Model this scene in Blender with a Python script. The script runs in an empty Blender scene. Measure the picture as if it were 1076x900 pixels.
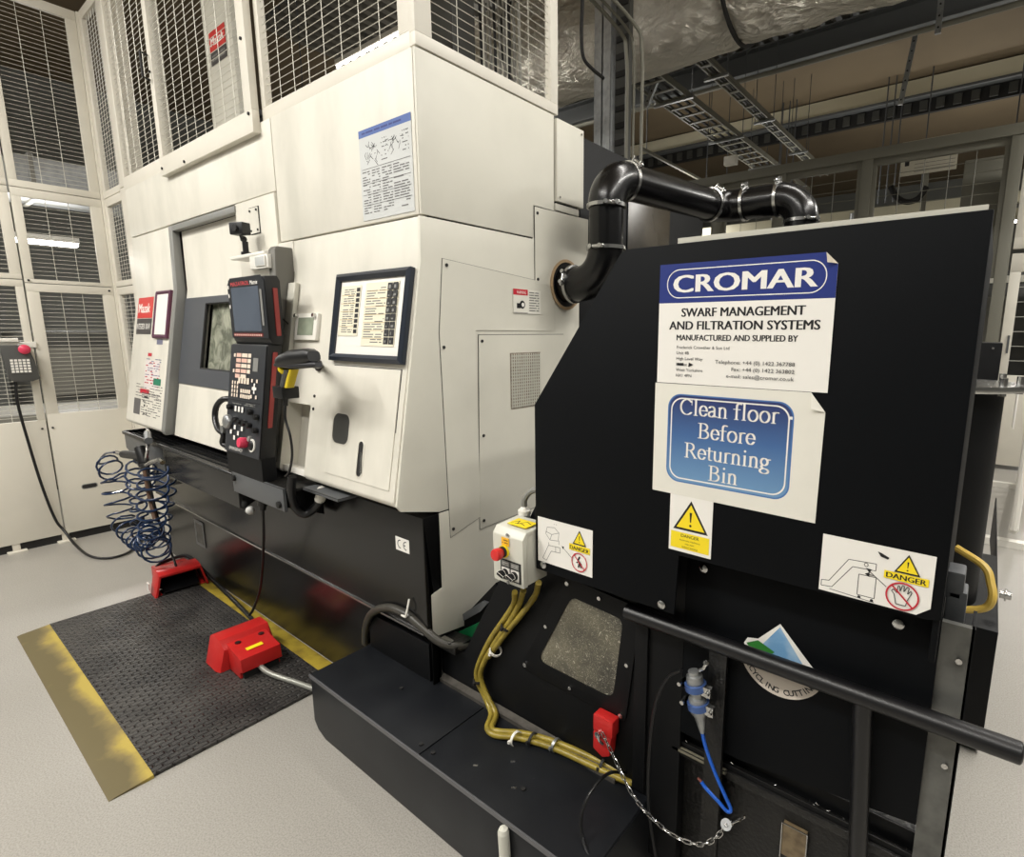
import bpy, bmesh, math, random
from mathutils import Vector as V, Matrix
random.seed(7)
PI=math.pi
C=bpy.context.scene.collection
# ---------------------------------------------------------------- camera
FPX,CX,CY,HCAM=570.95,609.33,450.0,1.55
YAW,PITCH,ROLL=math.radians(36.919),math.radians(9.918),math.radians(.2727)
_f=V((-math.sin(YAW)*math.cos(PITCH),math.cos(YAW)*math.cos(PITCH),-math.sin(PITCH)))
_r=V((math.cos(YAW),math.sin(YAW),0)); _u=_r.cross(_f)
_r,_u=math.cos(ROLL)*_r+math.sin(ROLL)*_u, -math.sin(ROLL)*_r+math.cos(ROLL)*_u
O=V((0,0,HCAM))
def ray(x,y): return _f+(x-CX)/FPX*_r-(y-CY)/FPX*_u
def PY(x,y,v): d=ray(x,y); return O+d*((v-O.y)/d.y)     # survey a point of the photo on the plane y=v
def PX(x,y,v): d=ray(x,y); return O+d*((v-O.x)/d.x)
def PZ(x,y,v): d=ray(x,y); return O+d*((v-O.z)/d.z)
cd=bpy.data.cameras.new('camera'); cam=bpy.data.objects.new('camera',cd); C.objects.link(cam)
M=Matrix((( _r.x,_u.x,-_f.x,0),(_r.y,_u.y,-_f.y,0),(_r.z,_u.z,-_f.z,HCAM),(0,0,0,1)))
cam.matrix_world=M
cd.sensor_fit='HORIZONTAL'; cd.sensor_width=36; cd.lens=FPX/1076*36
cd.shift_x=-(CX-538)/1076; cd.shift_y=(CY-450)/1076
cd.clip_start=.05; cd.clip_end=200
bpy.context.scene.camera=cam

# ---------------------------------------------------------------- materials
MATS={}
def mat(name,col,rough=.5,metal=0,noise=0,nscale=6,bump=0,bscale=60,spec=.5,col2=None,emit=0,alpha=1,trans=0,coat=0,detail=4,aniso=None):
    if name in MATS: return MATS[name]
    m=bpy.data.materials.new(name); m.use_nodes=True; nt=m.node_tree; N=nt.nodes; L=nt.links
    b=N['Principled BSDF']
    def lin(c): return tuple(((v/12.92) if v<=.04045 else ((v+.055)/1.055)**2.4) for v in [x/255 for x in c])+(1,)
    c1=lin(col); b.inputs['Base Color'].default_value=c1
    b.inputs['Roughness'].default_value=rough; b.inputs['Metallic'].default_value=metal
    b.inputs['Specular IOR Level'].default_value=spec
    b.inputs['Coat Weight'].default_value=coat
    tc=N.new('ShaderNodeTexCoord')
    if noise or col2:
        n=N.new('ShaderNodeTexNoise'); n.inputs['Scale'].default_value=nscale; n.inputs['Detail'].default_value=detail
        if aniso:
            mp=N.new('ShaderNodeMapping'); mp.inputs['Scale'].default_value=aniso
            L.new(tc.outputs['Object'],mp.inputs[0]); L.new(mp.outputs[0],n.inputs['Vector'])
        else: L.new(tc.outputs['Object'],n.inputs['Vector'])
        r=N.new('ShaderNodeValToRGB'); r.color_ramp.elements[0].position=.42; r.color_ramp.elements[1].position=.74
        r.color_ramp.elements[0].color=c1
        c2=lin(col2) if col2 else tuple(v*(1-noise) for v in c1[:3])+(1,)
        r.color_ramp.elements[1].color=c2
        L.new(n.outputs['Fac'],r.inputs[0]); L.new(r.outputs[0],b.inputs['Base Color'])
    if bump:
        n2=N.new('ShaderNodeTexNoise'); n2.inputs['Scale'].default_value=bscale; n2.inputs['Detail'].default_value=3
        L.new(tc.outputs['Object'],n2.inputs['Vector'])
        bp=N.new('ShaderNodeBump'); bp.inputs['Strength'].default_value=bump; bp.inputs['Distance'].default_value=.01
        L.new(n2.outputs['Fac'],bp.inputs['Height']); L.new(bp.outputs[0],b.inputs['Normal'])
    if emit:
        b.inputs['Emission Color'].default_value=c1; b.inputs['Emission Strength'].default_value=emit
    if trans:
        b.inputs['Transmission Weight'].default_value=trans
    if alpha<1: b.inputs['Alpha'].default_value=alpha
    MATS[name]=m; return m
white=mat('cream_white_paint',(212,209,196),.48,noise=.1,nscale=3)
white2=mat('machine_white_paint_worn',(218,214,202),.48,col2=(199,196,184),nscale=2.4,detail=9,aniso=(2.2,2.2,.9))
fencew=mat('fence_white_powder_coat',(214,209,196),.45,noise=.05,nscale=4)
wirew=mat('fence_wire_zinc_white',(205,202,190),.45,metal=.15)
wireg=mat('fence_wire_grey',(165,165,156),.45,metal=.3)
black=mat('black_powder_coat',(10,11,13),.5,bump=.08,bscale=900,noise=.2,nscale=5,spec=.22)
blackp=mat('black_hood_paint',(7,9,12),.6,bump=.06,bscale=700,noise=.15,nscale=4,spec=.12)
blackg=mat('black_gloss_base_paint',(17,17,17),.27,noise=.25,nscale=3,spec=.6)
tankm=mat('black_tank_paint_scuffed',(18,20,24),.45,spec=.35,noise=0,col2=(28,30,33),nscale=7,detail=8,bump=.08,bscale=400)
grim=mat('black_oily_steel',(8,8,8),.4,col2=(24,23,20),nscale=14,detail=8,bump=.3,bscale=90)
plast=mat('black_plastic',(12,12,14),.4)
pipem=mat('black_glossy_pipe',(8,8,9),.27,spec=.45,coat=.1)
rubber=mat('black_rubber',(22,22,24),.6)
dgrey=mat('dark_grey_paint',(82,84,86),.4)
mgrey=mat('mid_grey_paint',(128,128,124),.42)
winband=mat('slate_grey_band',(74,77,82),.35)
gasket=mat('dark_gap',(28,27,26),.7)
steel=mat('bright_steel',(200,200,198),.25,metal=1)
galv=mat('galvanised_steel',(170,172,172),.42,metal=.8,noise=.25,nscale=20)
red=mat('red_plastic',(188,36,34),.33,noise=.12,nscale=9,bump=.05,bscale=300)
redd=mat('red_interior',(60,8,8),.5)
redb=mat('red_button',(205,42,40),.35)
pink=mat('pink_button',(214,60,90),.35)
yel=mat('warning_yellow',(240,214,30),.5)
yelg=mat('scanner_yellow',(205,180,20),.45)
paper=mat('white_paper_sign',(232,229,222),.45)
paperb=mat('off_white_sign',(224,221,210),.4,noise=.05,nscale=12)
ink=mat('black_ink',(20,20,22),.5)
inkg=mat('grey_ink',(95,93,92),.5)
inkr=mat('red_ink',(190,30,50),.5)
cromb=mat('royal_blue_print',(38,52,120),.35)
skyb=mat('sky_blue_print',(100,160,205),.4)
green=mat('green_print',(50,120,50),.4)
greens=mat('green_label',(30,120,90),.5)
logor=mat('logo_red_print',(200,48,44),.4)
logok=mat('logo_dark_print',(62,58,58),.4)
greenp=mat('green_painted_guard',(14,92,52),.4)
bluet=mat('blue_air_tube',(30,90,190),.3)
bluec=mat('dark_blue_coil_tube',(14,40,74),.3,coat=.3)
olive=mat('yellow_olive_cable',(150,132,52),.35,noise=.35,nscale=30)
yellowc=mat('yellow_cable',(200,170,80),.4)
whitep=mat('white_plastic',(228,225,216),.35)
greyp=mat('light_grey_enclosure',(205,204,192),.4)
lcd=mat('screen_glass',(88,96,108),.12,noise=.25,nscale=4)
sticker=mat('purple_frame',(84,42,66),.4)
frameb=mat('blue_black_frame',(38,44,54),.3)
brownc=mat('tan_ceiling_board',(112,98,76),.8,noise=.12,nscale=1)
deck=mat('corrugated_deck',(120,116,106),.5,metal=.3)
beamc=mat('cream_steel_beam',(246,240,214),.5)
beamd=mat('grey_steel_beam',(90,92,92),.5)
bgsteel=mat('background_grey_frame',(112,110,98),.5)
bgdark=mat('background_dark_machine',(70,70,66),.5,noise=.3,nscale=2)
bgmid=mat('background_grey_machine',(128,126,118),.5,noise=.2,nscale=2)
wallm=mat('workshop_wall_paint',(128,130,126),.7,noise=.2,nscale=1.2)
rust=mat('rusty_plate',(120,104,78),.45,col2=(70,56,38),nscale=35,detail=8)
lampm=mat('led_diffuser',(255,250,240),.4,emit=9)
clearglass=mat('clear_polycarbonate',(235,238,232),.08,trans=.85,alpha=.35)
mesh_d=mat('perforated_grille',(150,140,126),.5,col2=(95,80,62),nscale=40)
lcdg=mat('gauge_face_green_grey',(150,158,140),.2,noise=.2,nscale=30)

def special():
    # foil duct lagging
    m=bpy.data.materials.new('foil_duct_lagging'); m.use_nodes=True; N=m.node_tree.nodes; L=m.node_tree.links; b=N['Principled BSDF']
    b.inputs['Metallic'].default_value=.92; b.inputs['Roughness'].default_value=.33; b.inputs['Base Color'].default_value=(.72,.68,.60,1)
    tc=N.new('ShaderNodeTexCoord'); mp=N.new('ShaderNodeMapping'); mp.inputs['Scale'].default_value=(1.4,2.5,2.5)
    L.new(tc.outputs['Object'],mp.inputs[0])
    n=N.new('ShaderNodeTexNoise'); n.inputs['Scale'].default_value=2.4; n.inputs['Detail'].default_value=9; n.inputs['Distortion'].default_value=1.2; n.inputs['Roughness'].default_value=.62
    L.new(mp.outputs[0],n.inputs['Vector'])
    v=N.new('ShaderNodeTexVoronoi'); v.inputs['Scale'].default_value=7; L.new(mp.outputs[0],v.inputs['Vector'])
    a=N.new('ShaderNodeMath'); a.operation='MULTIPLY_ADD'; a.inputs[1].default_value=.25; L.new(v.outputs['Distance'],a.inputs[0]); L.new(n.outputs['Fac'],a.inputs[2])
    bp=N.new('ShaderNodeBump'); bp.inputs['Strength'].default_value=1; bp.inputs['Distance'].default_value=.16
    L.new(a.outputs[0],bp.inputs['Height']); L.new(bp.outputs[0],b.inputs['Normal']); MATS['foil']=m
    # rubber mat with little raised lozenges
    m=bpy.data.materials.new('ribbed_rubber_mat'); m.use_nodes=True; N=m.node_tree.nodes; L=m.node_tree.links; b=N['Principled BSDF']
    b.inputs['Roughness'].default_value=.48
    tc=N.new('ShaderNodeTexCoord'); mp=N.new('ShaderNodeMapping'); L.new(tc.outputs['Object'],mp.inputs[0])
    br=N.new('ShaderNodeTexBrick'); br.inputs['Scale'].default_value=13; br.inputs['Mortar Size'].default_value=.075; br.inputs['Mortar Smooth'].default_value=1
    br.inputs['Brick Width'].default_value=.62; br.inputs['Row Height'].default_value=.30; br.inputs['Bias'].default_value=0
    mp.inputs['Rotation'].default_value=(0,0,PI/2)
    L.new(mp.outputs[0],br.inputs['Vector'])
    n=N.new('ShaderNodeTexNoise'); n.inputs['Scale'].default_value=5; n.inputs['Detail'].default_value=6; L.new(tc.outputs['Object'],n.inputs['Vector'])
    r=N.new('ShaderNodeValToRGB'); r.color_ramp.elements[0].color=(.026,.024,.023,1); r.color_ramp.elements[1].color=(.062,.057,.052,1)
    r.color_ramp.elements[0].position=.35; r.color_ramp.elements[1].position=.7
    L.new(n.outputs['Fac'],r.inputs[0]); L.new(r.outputs[0],b.inputs['Base Color'])
    bp=N.new('ShaderNodeBump'); bp.inputs['Strength'].default_value=1; bp.inputs['Distance'].default_value=.008; bp.invert=True
    L.new(br.outputs['Fac'],bp.inputs['Height']); L.new(bp.outputs[0],b.inputs['Normal']); MATS['matrub']=m
    # worn yellow edge: yellow paint with brown-grey wear blotches
    m=bpy.data.materials.new('worn_yellow_edge'); m.use_nodes=True; N=m.node_tree.nodes; L=m.node_tree.links; b=N['Principled BSDF']; b.inputs['Roughness'].default_value=.6
    tc=N.new('ShaderNodeTexCoord'); n=N.new('ShaderNodeTexNoise'); n.inputs['Scale'].default_value=3.4; n.inputs['Detail'].default_value=7; n.inputs['Roughness'].default_value=.6
    L.new(tc.outputs['Object'],n.inputs['Vector'])
    sx=N.new('ShaderNodeSeparateXYZ'); L.new(tc.outputs['Object'],sx.inputs[0])
    mr=N.new('ShaderNodeMapRange'); mr.inputs[1].default_value=.36; mr.inputs[2].default_value=.43; mr.inputs[3].default_value=-.22; mr.inputs[4].default_value=.16
    L.new(sx.outputs['Y'],mr.inputs[0])
    ad=N.new('ShaderNodeMath'); ad.operation='ADD'; L.new(n.outputs['Fac'],ad.inputs[0]); L.new(mr.outputs[0],ad.inputs[1])
    r=N.new('ShaderNodeValToRGB'); e=r.color_ramp.elements; e[0].position=.36; e[0].color=(.115,.09,.035,1); e[1].position=.66; e[1].color=(.40,.30,.055,1)
    k=e.new(.5); k.color=(.20,.15,.05,1)
    L.new(ad.outputs[0],r.inputs[0]); L.new(r.outputs[0],b.inputs['Base Color']); MATS['wornyel']=m
    # floor resin
    m=bpy.data.materials.new('grey_resin_floor'); m.use_nodes=True; N=m.node_tree.nodes; L=m.node_tree.links; b=N['Principled BSDF']
    b.inputs['Roughness'].default_value=.33
    tc=N.new('ShaderNodeTexCoord'); n=N.new('ShaderNodeTexNoise'); n.inputs['Scale'].default_value=1.6; n.inputs['Detail'].default_value=9; L.new(tc.outputs['Object'],n.inputs['Vector'])
    r=N.new('ShaderNodeValToRGB'); r.color_ramp.elements[0].color=(.335,.318,.285,1); r.color_ramp.elements[1].color=(.375,.355,.32,1)
    L.new(n.outputs['Fac'],r.inputs[0])
    s=N.new('ShaderNodeTexNoise'); s.inputs['Scale'].default_value=190; s.inputs['Detail'].default_value=2; L.new(tc.outputs['Object'],s.inputs['Vector'])
    mx=N.new('ShaderNodeMix'); mx.data_type='RGBA'; mx.blend_type='MULTIPLY'; mx.inputs[0].default_value=.25
    rr=N.new('ShaderNodeValToRGB'); rr.color_ramp.elements[0].position=.35; rr.color_ramp.elements[1].position=.6; L.new(s.outputs['Fac'],rr.inputs[0])
    L.new(r.outputs[0],mx.inputs[6]); L.new(rr.outputs[0],mx.inputs[7]); L.new(mx.outputs[2],b.inputs['Base Color'])
    n3=N.new('ShaderNodeTexNoise'); n3.inputs['Scale'].default_value=5; L.new(tc.outputs['Object'],n3.inputs['Vector'])
    bp=N.new('ShaderNodeBump'); bp.inputs['Strength'].default_value=.12; bp.inputs['Distance'].default_value=.02; L.new(n3.outputs['Fac'],bp.inputs['Height']); L.new(bp.outputs[0],b.inputs['Normal'])
    MATS['floor']=m
    # scratched polycarbonate window full of swarf marks
    m=bpy.data.materials.new('scratched_window'); m.use_nodes=True; N=m.node_tree.nodes; L=m.node_tree.links; b=N['Principled BSDF']
    b.inputs['Roughness'].default_value=.3
    tc=N.new('ShaderNodeTexCoord'); n=N.new('ShaderNodeTexNoise'); n.inputs['Scale'].default_value=7; n.inputs['Detail'].default_value=5; L.new(tc.outputs['Object'],n.inputs['Vector'])
    w=N.new('ShaderNodeTexNoise'); w.inputs['Scale'].default_value=38; w.inputs['Distortion'].default_value=2.5; w.inputs['Detail'].default_value=1; L.new(tc.outputs['Object'],w.inputs['Vector'])
    r=N.new('ShaderNodeValToRGB'); r.color_ramp.elements[0].color=(.045,.042,.032,1); r.color_ramp.elements[1].color=(.16,.145,.10,1); r.color_ramp.elements[0].position=.35; r.color_ramp.elements[1].position=.7
    L.new(n.outputs['Fac'],r.inputs[0])
    r2=N.new('ShaderNodeValToRGB'); e=r2.color_ramp.elements; e[0].position=.486; e[0].color=(0,0,0,1); e[1].position=.5; e[1].color=(.55,.52,.42,1); k=e.new(.514); k.color=(0,0,0,1)
    L.new(w.outputs['Fac'],r2.inputs[0])
    ax=N.new('ShaderNodeMix'); ax.data_type='RGBA'; ax.blend_type='ADD'; ax.inputs[0].default_value=.8; L.new(r.outputs[0],ax.inputs[6]); L.new(r2.outputs[0],ax.inputs[7]); L.new(ax.outputs[2],b.inputs['Base Color'])
    MATS['scratch']=m
    # door window: murky reflection painted into the glass colour
    m=bpy.data.materials.new('coolant_stained_glass'); m.use_nodes=True; N=m.node_tree.nodes; L=m.node_tree.links; b=N['Principled BSDF']
    b.inputs['Roughness'].default_value=.15
    tc=N.new('ShaderNodeTexCoord'); n=N.new('ShaderNodeTexNoise'); n.inputs['Scale'].default_value=14; n.inputs['Detail'].default_value=7; n.inputs['Distortion'].default_value=.8; L.new(tc.outputs['Object'],n.inputs['Vector'])
    r=N.new('ShaderNodeValToRGB'); r.color_ramp.elements[0].color=(.11,.12,.09,1); r.color_ramp.elements[1].color=(.36,.37,.29,1); r.color_ramp.elements[0].position=.38; r.color_ramp.elements[1].position=.68
    L.new(n.outputs['Fac'],r.inputs[0]); L.new(r.outputs[0],b.inputs['Base Color']); MATS['doorglass']=m
    # blue printed panel: dark at its top, light at its foot (a printed gradient)
    m=bpy.data.materials.new('blue_gradient_print'); m.use_nodes=True; N=m.node_tree.nodes; L=m.node_tree.links; b=N['Principled BSDF']; b.inputs['Roughness'].default_value=.35
    tc=N.new('ShaderNodeTexCoord'); sx=N.new('ShaderNodeSeparateXYZ'); L.new(tc.outputs['Object'],sx.inputs[0])
    mr=N.new('ShaderNodeMapRange'); mr.inputs[1].default_value=1.20; mr.inputs[2].default_value=1.42; L.new(sx.outputs['Z'],mr.inputs[0])
    r=N.new('ShaderNodeValToRGB'); e=r.color_ramp.elements; e[0].color=(.16,.31,.50,1); e[1].color=(.022,.024,.11,1); k=e.new(.55); k.color=(.055,.13,.31,1)
    L.new(mr.outputs[0],r.inputs[0]); L.new(r.outputs[0],b.inputs['Base Color']); MATS['bluegrad']=m
special()

# ---------------------------------------------------------------- mesh building
def frame_from(d):
    d=d.normalized(); a=V((0,0,1)) if abs(d.z)<.9 else V((1,0,0))
    x=d.cross(a).normalized(); y=d.cross(x).normalized(); return x,y
class MB:
    def __init__(s): s.v=[];s.f=[];s.m=[];s.mats=[]
    def mi(s,m):
        if m not in s.mats: s.mats.append(m)
        return s.mats.index(m)
    def add(s,vs,fs,m=None):
        k=len(s.v); s.v+=[V(a) for a in vs]; i=s.mi(m)
        for f in fs: s.f.append([k+a for a in f]); s.m.append(i)
        return s
    def box(s,a,b,m=None,M=None):
        x0,x1=sorted((a[0],b[0]));y0,y1=sorted((a[1],b[1]));z0,z1=sorted((a[2],b[2]))
        vs=[V(p) for p in ((x0,y0,z0),(x1,y0,z0),(x1,y1,z0),(x0,y1,z0),(x0,y0,z1),(x1,y0,z1),(x1,y1,z1),(x0,y1,z1))]
        if M: vs=[M@p for p in vs]
        return s.add(vs,[(0,3,2,1),(4,5,6,7),(0,1,5,4),(1,2,6,5),(2,3,7,6),(3,0,4,7)],m)
    def prism(s,poly,axis,a,b,m=None,M=None):
        """polygon given in the two other axes (in xyz order), extruded along axis from a to b"""
        def p3(p,t):
            q=[p[0],p[1]]; q.insert('xyz'.index(axis),t); return V(q)
        n=len(poly); vs=[p3(p,a) for p in poly]+[p3(p,b) for p in poly]
        if M: vs=[M@p for p in vs]
        fs=[tuple(range(n)),tuple(range(2*n-1,n-1,-1))]+[(i,n+i,n+(i+1)%n,(i+1)%n) for i in range(n)]
        k=len(s.f); s.add(vs,fs,m); return s
    def cyl(s,p,q,r,m=None,n=16,r2=None,cap=True):
        p=V(p);q=V(q);x,y=frame_from(q-p); r2=r if r2 is None else r2; vs=[]
        for c,rr in ((p,r),(q,r2)):
            for i in range(n):
                a=2*PI*i/n; vs.append(c+rr*(math.cos(a)*x+math.sin(a)*y))
        fs=[(i,(i+1)%n,n+(i+1)%n,n+i) for i in range(n)]
        if cap: fs+=[tuple(range(n-1,-1,-1)),tuple(range(n,2*n))]
        return s.add(vs,fs,m)
    def lathe(s,p,d,prof,m=None,n=24):
        """prof: list of (radius, distance along d)"""
        p=V(p);d=V(d).normalized();x,y=frame_from(d);vs=[];fs=[]
        for r,t in prof:
            for i in range(n):
                a=2*PI*i/n; vs.append(p+d*t+max(r,1e-5)*(math.cos(a)*x+math.sin(a)*y))
        for j in range(len(prof)-1):
            for i in range(n): fs.append((j*n+i,j*n+(i+1)%n,(j+1)*n+(i+1)%n,(j+1)*n+i))
        return s.add(vs,fs,m)
    def tube(s,pts,r,m=None,n=8,closed=False,cap=True):
        pts=[V(p) for p in pts]; N=len(pts); vs=[];fs=[]; t0=None;x=None
        for i,p in enumerate(pts):
            if closed: t=pts[(i+1)%N]-pts[i-1]
            else: t=pts[min(i+1,N-1)]-pts[max(i-1,0)]
            if t.length<1e-9: t=t0 or V((0,0,1))
            t.normalize()
            if x is None: x,_=frame_from(t)
            else:
                x=(x-t*x.dot(t)); 
                if x.length<1e-6: x,_=frame_from(t)
                x.normalize()
            y=t.cross(x); t0=t
            rr=r(i/(N-1)) if callable(r) else r
            for k in range(n):
                a=2*PI*k/n; vs.append(p+rr*(math.cos(a)*x+math.sin(a)*y))
        R=N if closed else N-1
        for i in range(R):
            for k in range(n):
                fs.append((i*n+k,i*n+(k+1)%n,((i+1)%N)*n+(k+1)%n,((i+1)%N)*n+k))
        if cap and not closed: fs+=[tuple(range(n-1,-1,-1)),tuple(range((N-1)*n,N*n))]
        return s.add(vs,fs,m)
    def sphere(s,c,r,m=None,n=12,sc=(1,1,1)):
        c=V(c);h=n//2;vs=[];fs=[]
        for j in range(h+1):
            a=PI*j/h
            for i in range(n):
                b=2*PI*i/n; vs.append(c+V((r*sc[0]*math.sin(a)*math.cos(b),r*sc[1]*math.sin(a)*math.sin(b),r*sc[2]*math.cos(a))))
        for j in range(h):
            for i in range(n): fs.append((j*n+i,(j+1)*n+i,(j+1)*n+(i+1)%n,j*n+(i+1)%n))
        return s.add(vs,fs,m)
    def wire(s,p,q,r,m=None):
        return s.cyl(p,q,r,m,n=4,cap=False)
    def mesh(s,name,bevel=0,smooth=40):
        me=bpy.data.meshes.new(name); me.from_pydata(s.v,[],s.f); 
        for m in s.mats: me.materials.append(m)
        if len(s.mats)>1: me.polygons.foreach_set('material_index',s.m)
        bm=bmesh.new(); bm.from_mesh(me)
        bmesh.ops.recalc_face_normals(bm,faces=bm.faces)
        if bevel:
            ed=[e for e in bm.edges if len(e.link_faces)==2 and e.calc_face_angle(0)>math.radians(30)]
            bmesh.ops.bevel(bm,geom=ed,offset=bevel,segments=2,affect='EDGES',profile=.6,clamp_overlap=True)
        bm.to_mesh(me); bm.free()
        if smooth:
            me.polygons.foreach_set('use_smooth',[True]*len(me.polygons))
            me.set_sharp_from_angle(angle=math.radians(smooth))
        me.update(); return me
    def build(s,name,parent=None,label=None,bevel=0,smooth=40,kind=None,cat=None,group=None):
        o=bpy.data.objects.new(name,s.mesh(name,bevel,smooth)); C.objects.link(o)
        if parent is not None:
            w=V((0,0,0)); q=parent
            while q is not None: w+=q.location; q=q.parent
            o.parent=parent; o.location=-w
        if label: o['label']=label
        if kind: o['kind']=kind
        if cat: o['category']=cat
        if group: o['group']=group
        return o
def _each(s,name,parent,**kw):
    """every separate piece (pieces that touch count as one) becomes a part of its own"""
    n=len(s.v); par=list(range(n))
    def find(a):
        while par[a]!=a: par[a]=par[par[a]]; a=par[a]
        return a
    for f in s.f:
        for q in f[1:]: par[find(q)]=find(f[0])
    comp={}
    for i in range(n): comp.setdefault(find(i),[]).append(i)
    cl=[]
    for k,ix in comp.items():
        lo=[min(s.v[i][a] for i in ix)-.0015 for a in range(3)];hi=[max(s.v[i][a] for i in ix)+.0015 for a in range(3)]; cl.append([lo,hi,[k]])
    ch=True
    while ch:
        ch=False
        for i in range(len(cl)):
            for j in range(i+1,len(cl)):
                if all(cl[i][0][a]<=cl[j][1][a] and cl[j][0][a]<=cl[i][1][a] for a in range(3)):
                    cl[i]=[[min(cl[i][0][a],cl[j][0][a]) for a in range(3)],[max(cl[i][1][a],cl[j][1][a]) for a in range(3)],cl[i][2]+cl[j][2]]; cl.pop(j); ch=True; break
            if ch: break
    out=[]
    for lo,hi,ks in cl:
        ks=set(ks); b=MB(); mp={}
        for i in range(n):
            if find(i) in ks: mp[i]=len(b.v); b.v.append(s.v[i])
        for f,mi in zip(s.f,s.m):
            if f[0] in mp: b.f.append([mp[q] for q in f]); b.m.append(b.mi(s.mats[mi]))
        out.append(b.build(name,parent,**kw))
    return out
MB.build_each=_each
def thing(name,label,cat,loc=(0,0,0),group=None):
    o=bpy.data.objects.new(name,None); C.objects.link(o); o.location=loc; o.empty_display_size=.05
    o['label']=label; o['category']=cat
    if group: o['group']=group
    return o
def cut(o,mb):
    """cut the shape in mb out of o"""
    c=bpy.data.objects.new('cutter',mb.mesh('cutter',smooth=0)); C.objects.link(c)
    w=V((0,0,0)); q=o
    while q is not None: w+=q.location; q=q.parent
    c.location=w
    m=o.modifiers.new('b','BOOLEAN'); m.object=c; m.operation='DIFFERENCE'; m.solver='EXACT'
    bpy.context.view_layer.update()
    dg=bpy.context.evaluated_depsgraph_get(); me=bpy.data.meshes.new_from_object(o.evaluated_get(dg))
    o.modifiers.clear(); old=o.data; o.data=me; me.name=old.name; bpy.data.objects.remove(c)
    me.polygons.foreach_set('use_smooth',[True]*len(me.polygons)); me.set_sharp_from_angle(angle=math.radians(35)); return o
def spline(pts,n=8):
    pts=[V(p) for p in pts]; out=[]
    P=[2*pts[0]-pts[1]]+pts+[2*pts[-1]-pts[-2]]
    for i in range(1,len(P)-2):
        a,b,c,d=P[i-1],P[i],P[i+1],P[i+2]
        for k in range(n):
            t=k/n; out.append(.5*((2*b)+(c-a)*t+(2*a-5*b+4*c-d)*t*t+(3*b-a-3*c+d)*t**3))
    out.append(pts[-1]); return out
def rrect(w,h,r,n=5,cx=0,cy=0):
    out=[]
    for (sx,sy,a0) in ((1,1,0),(-1,1,90),(-1,-1,180),(1,-1,270)):
        for k in range(n+1):
            a=math.radians(a0+90*k/n); out.append((cx+sx*(w/2-r)+r*math.cos(a),cy+sy*(h/2-r)+r*math.sin(a)))
    return out

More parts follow.
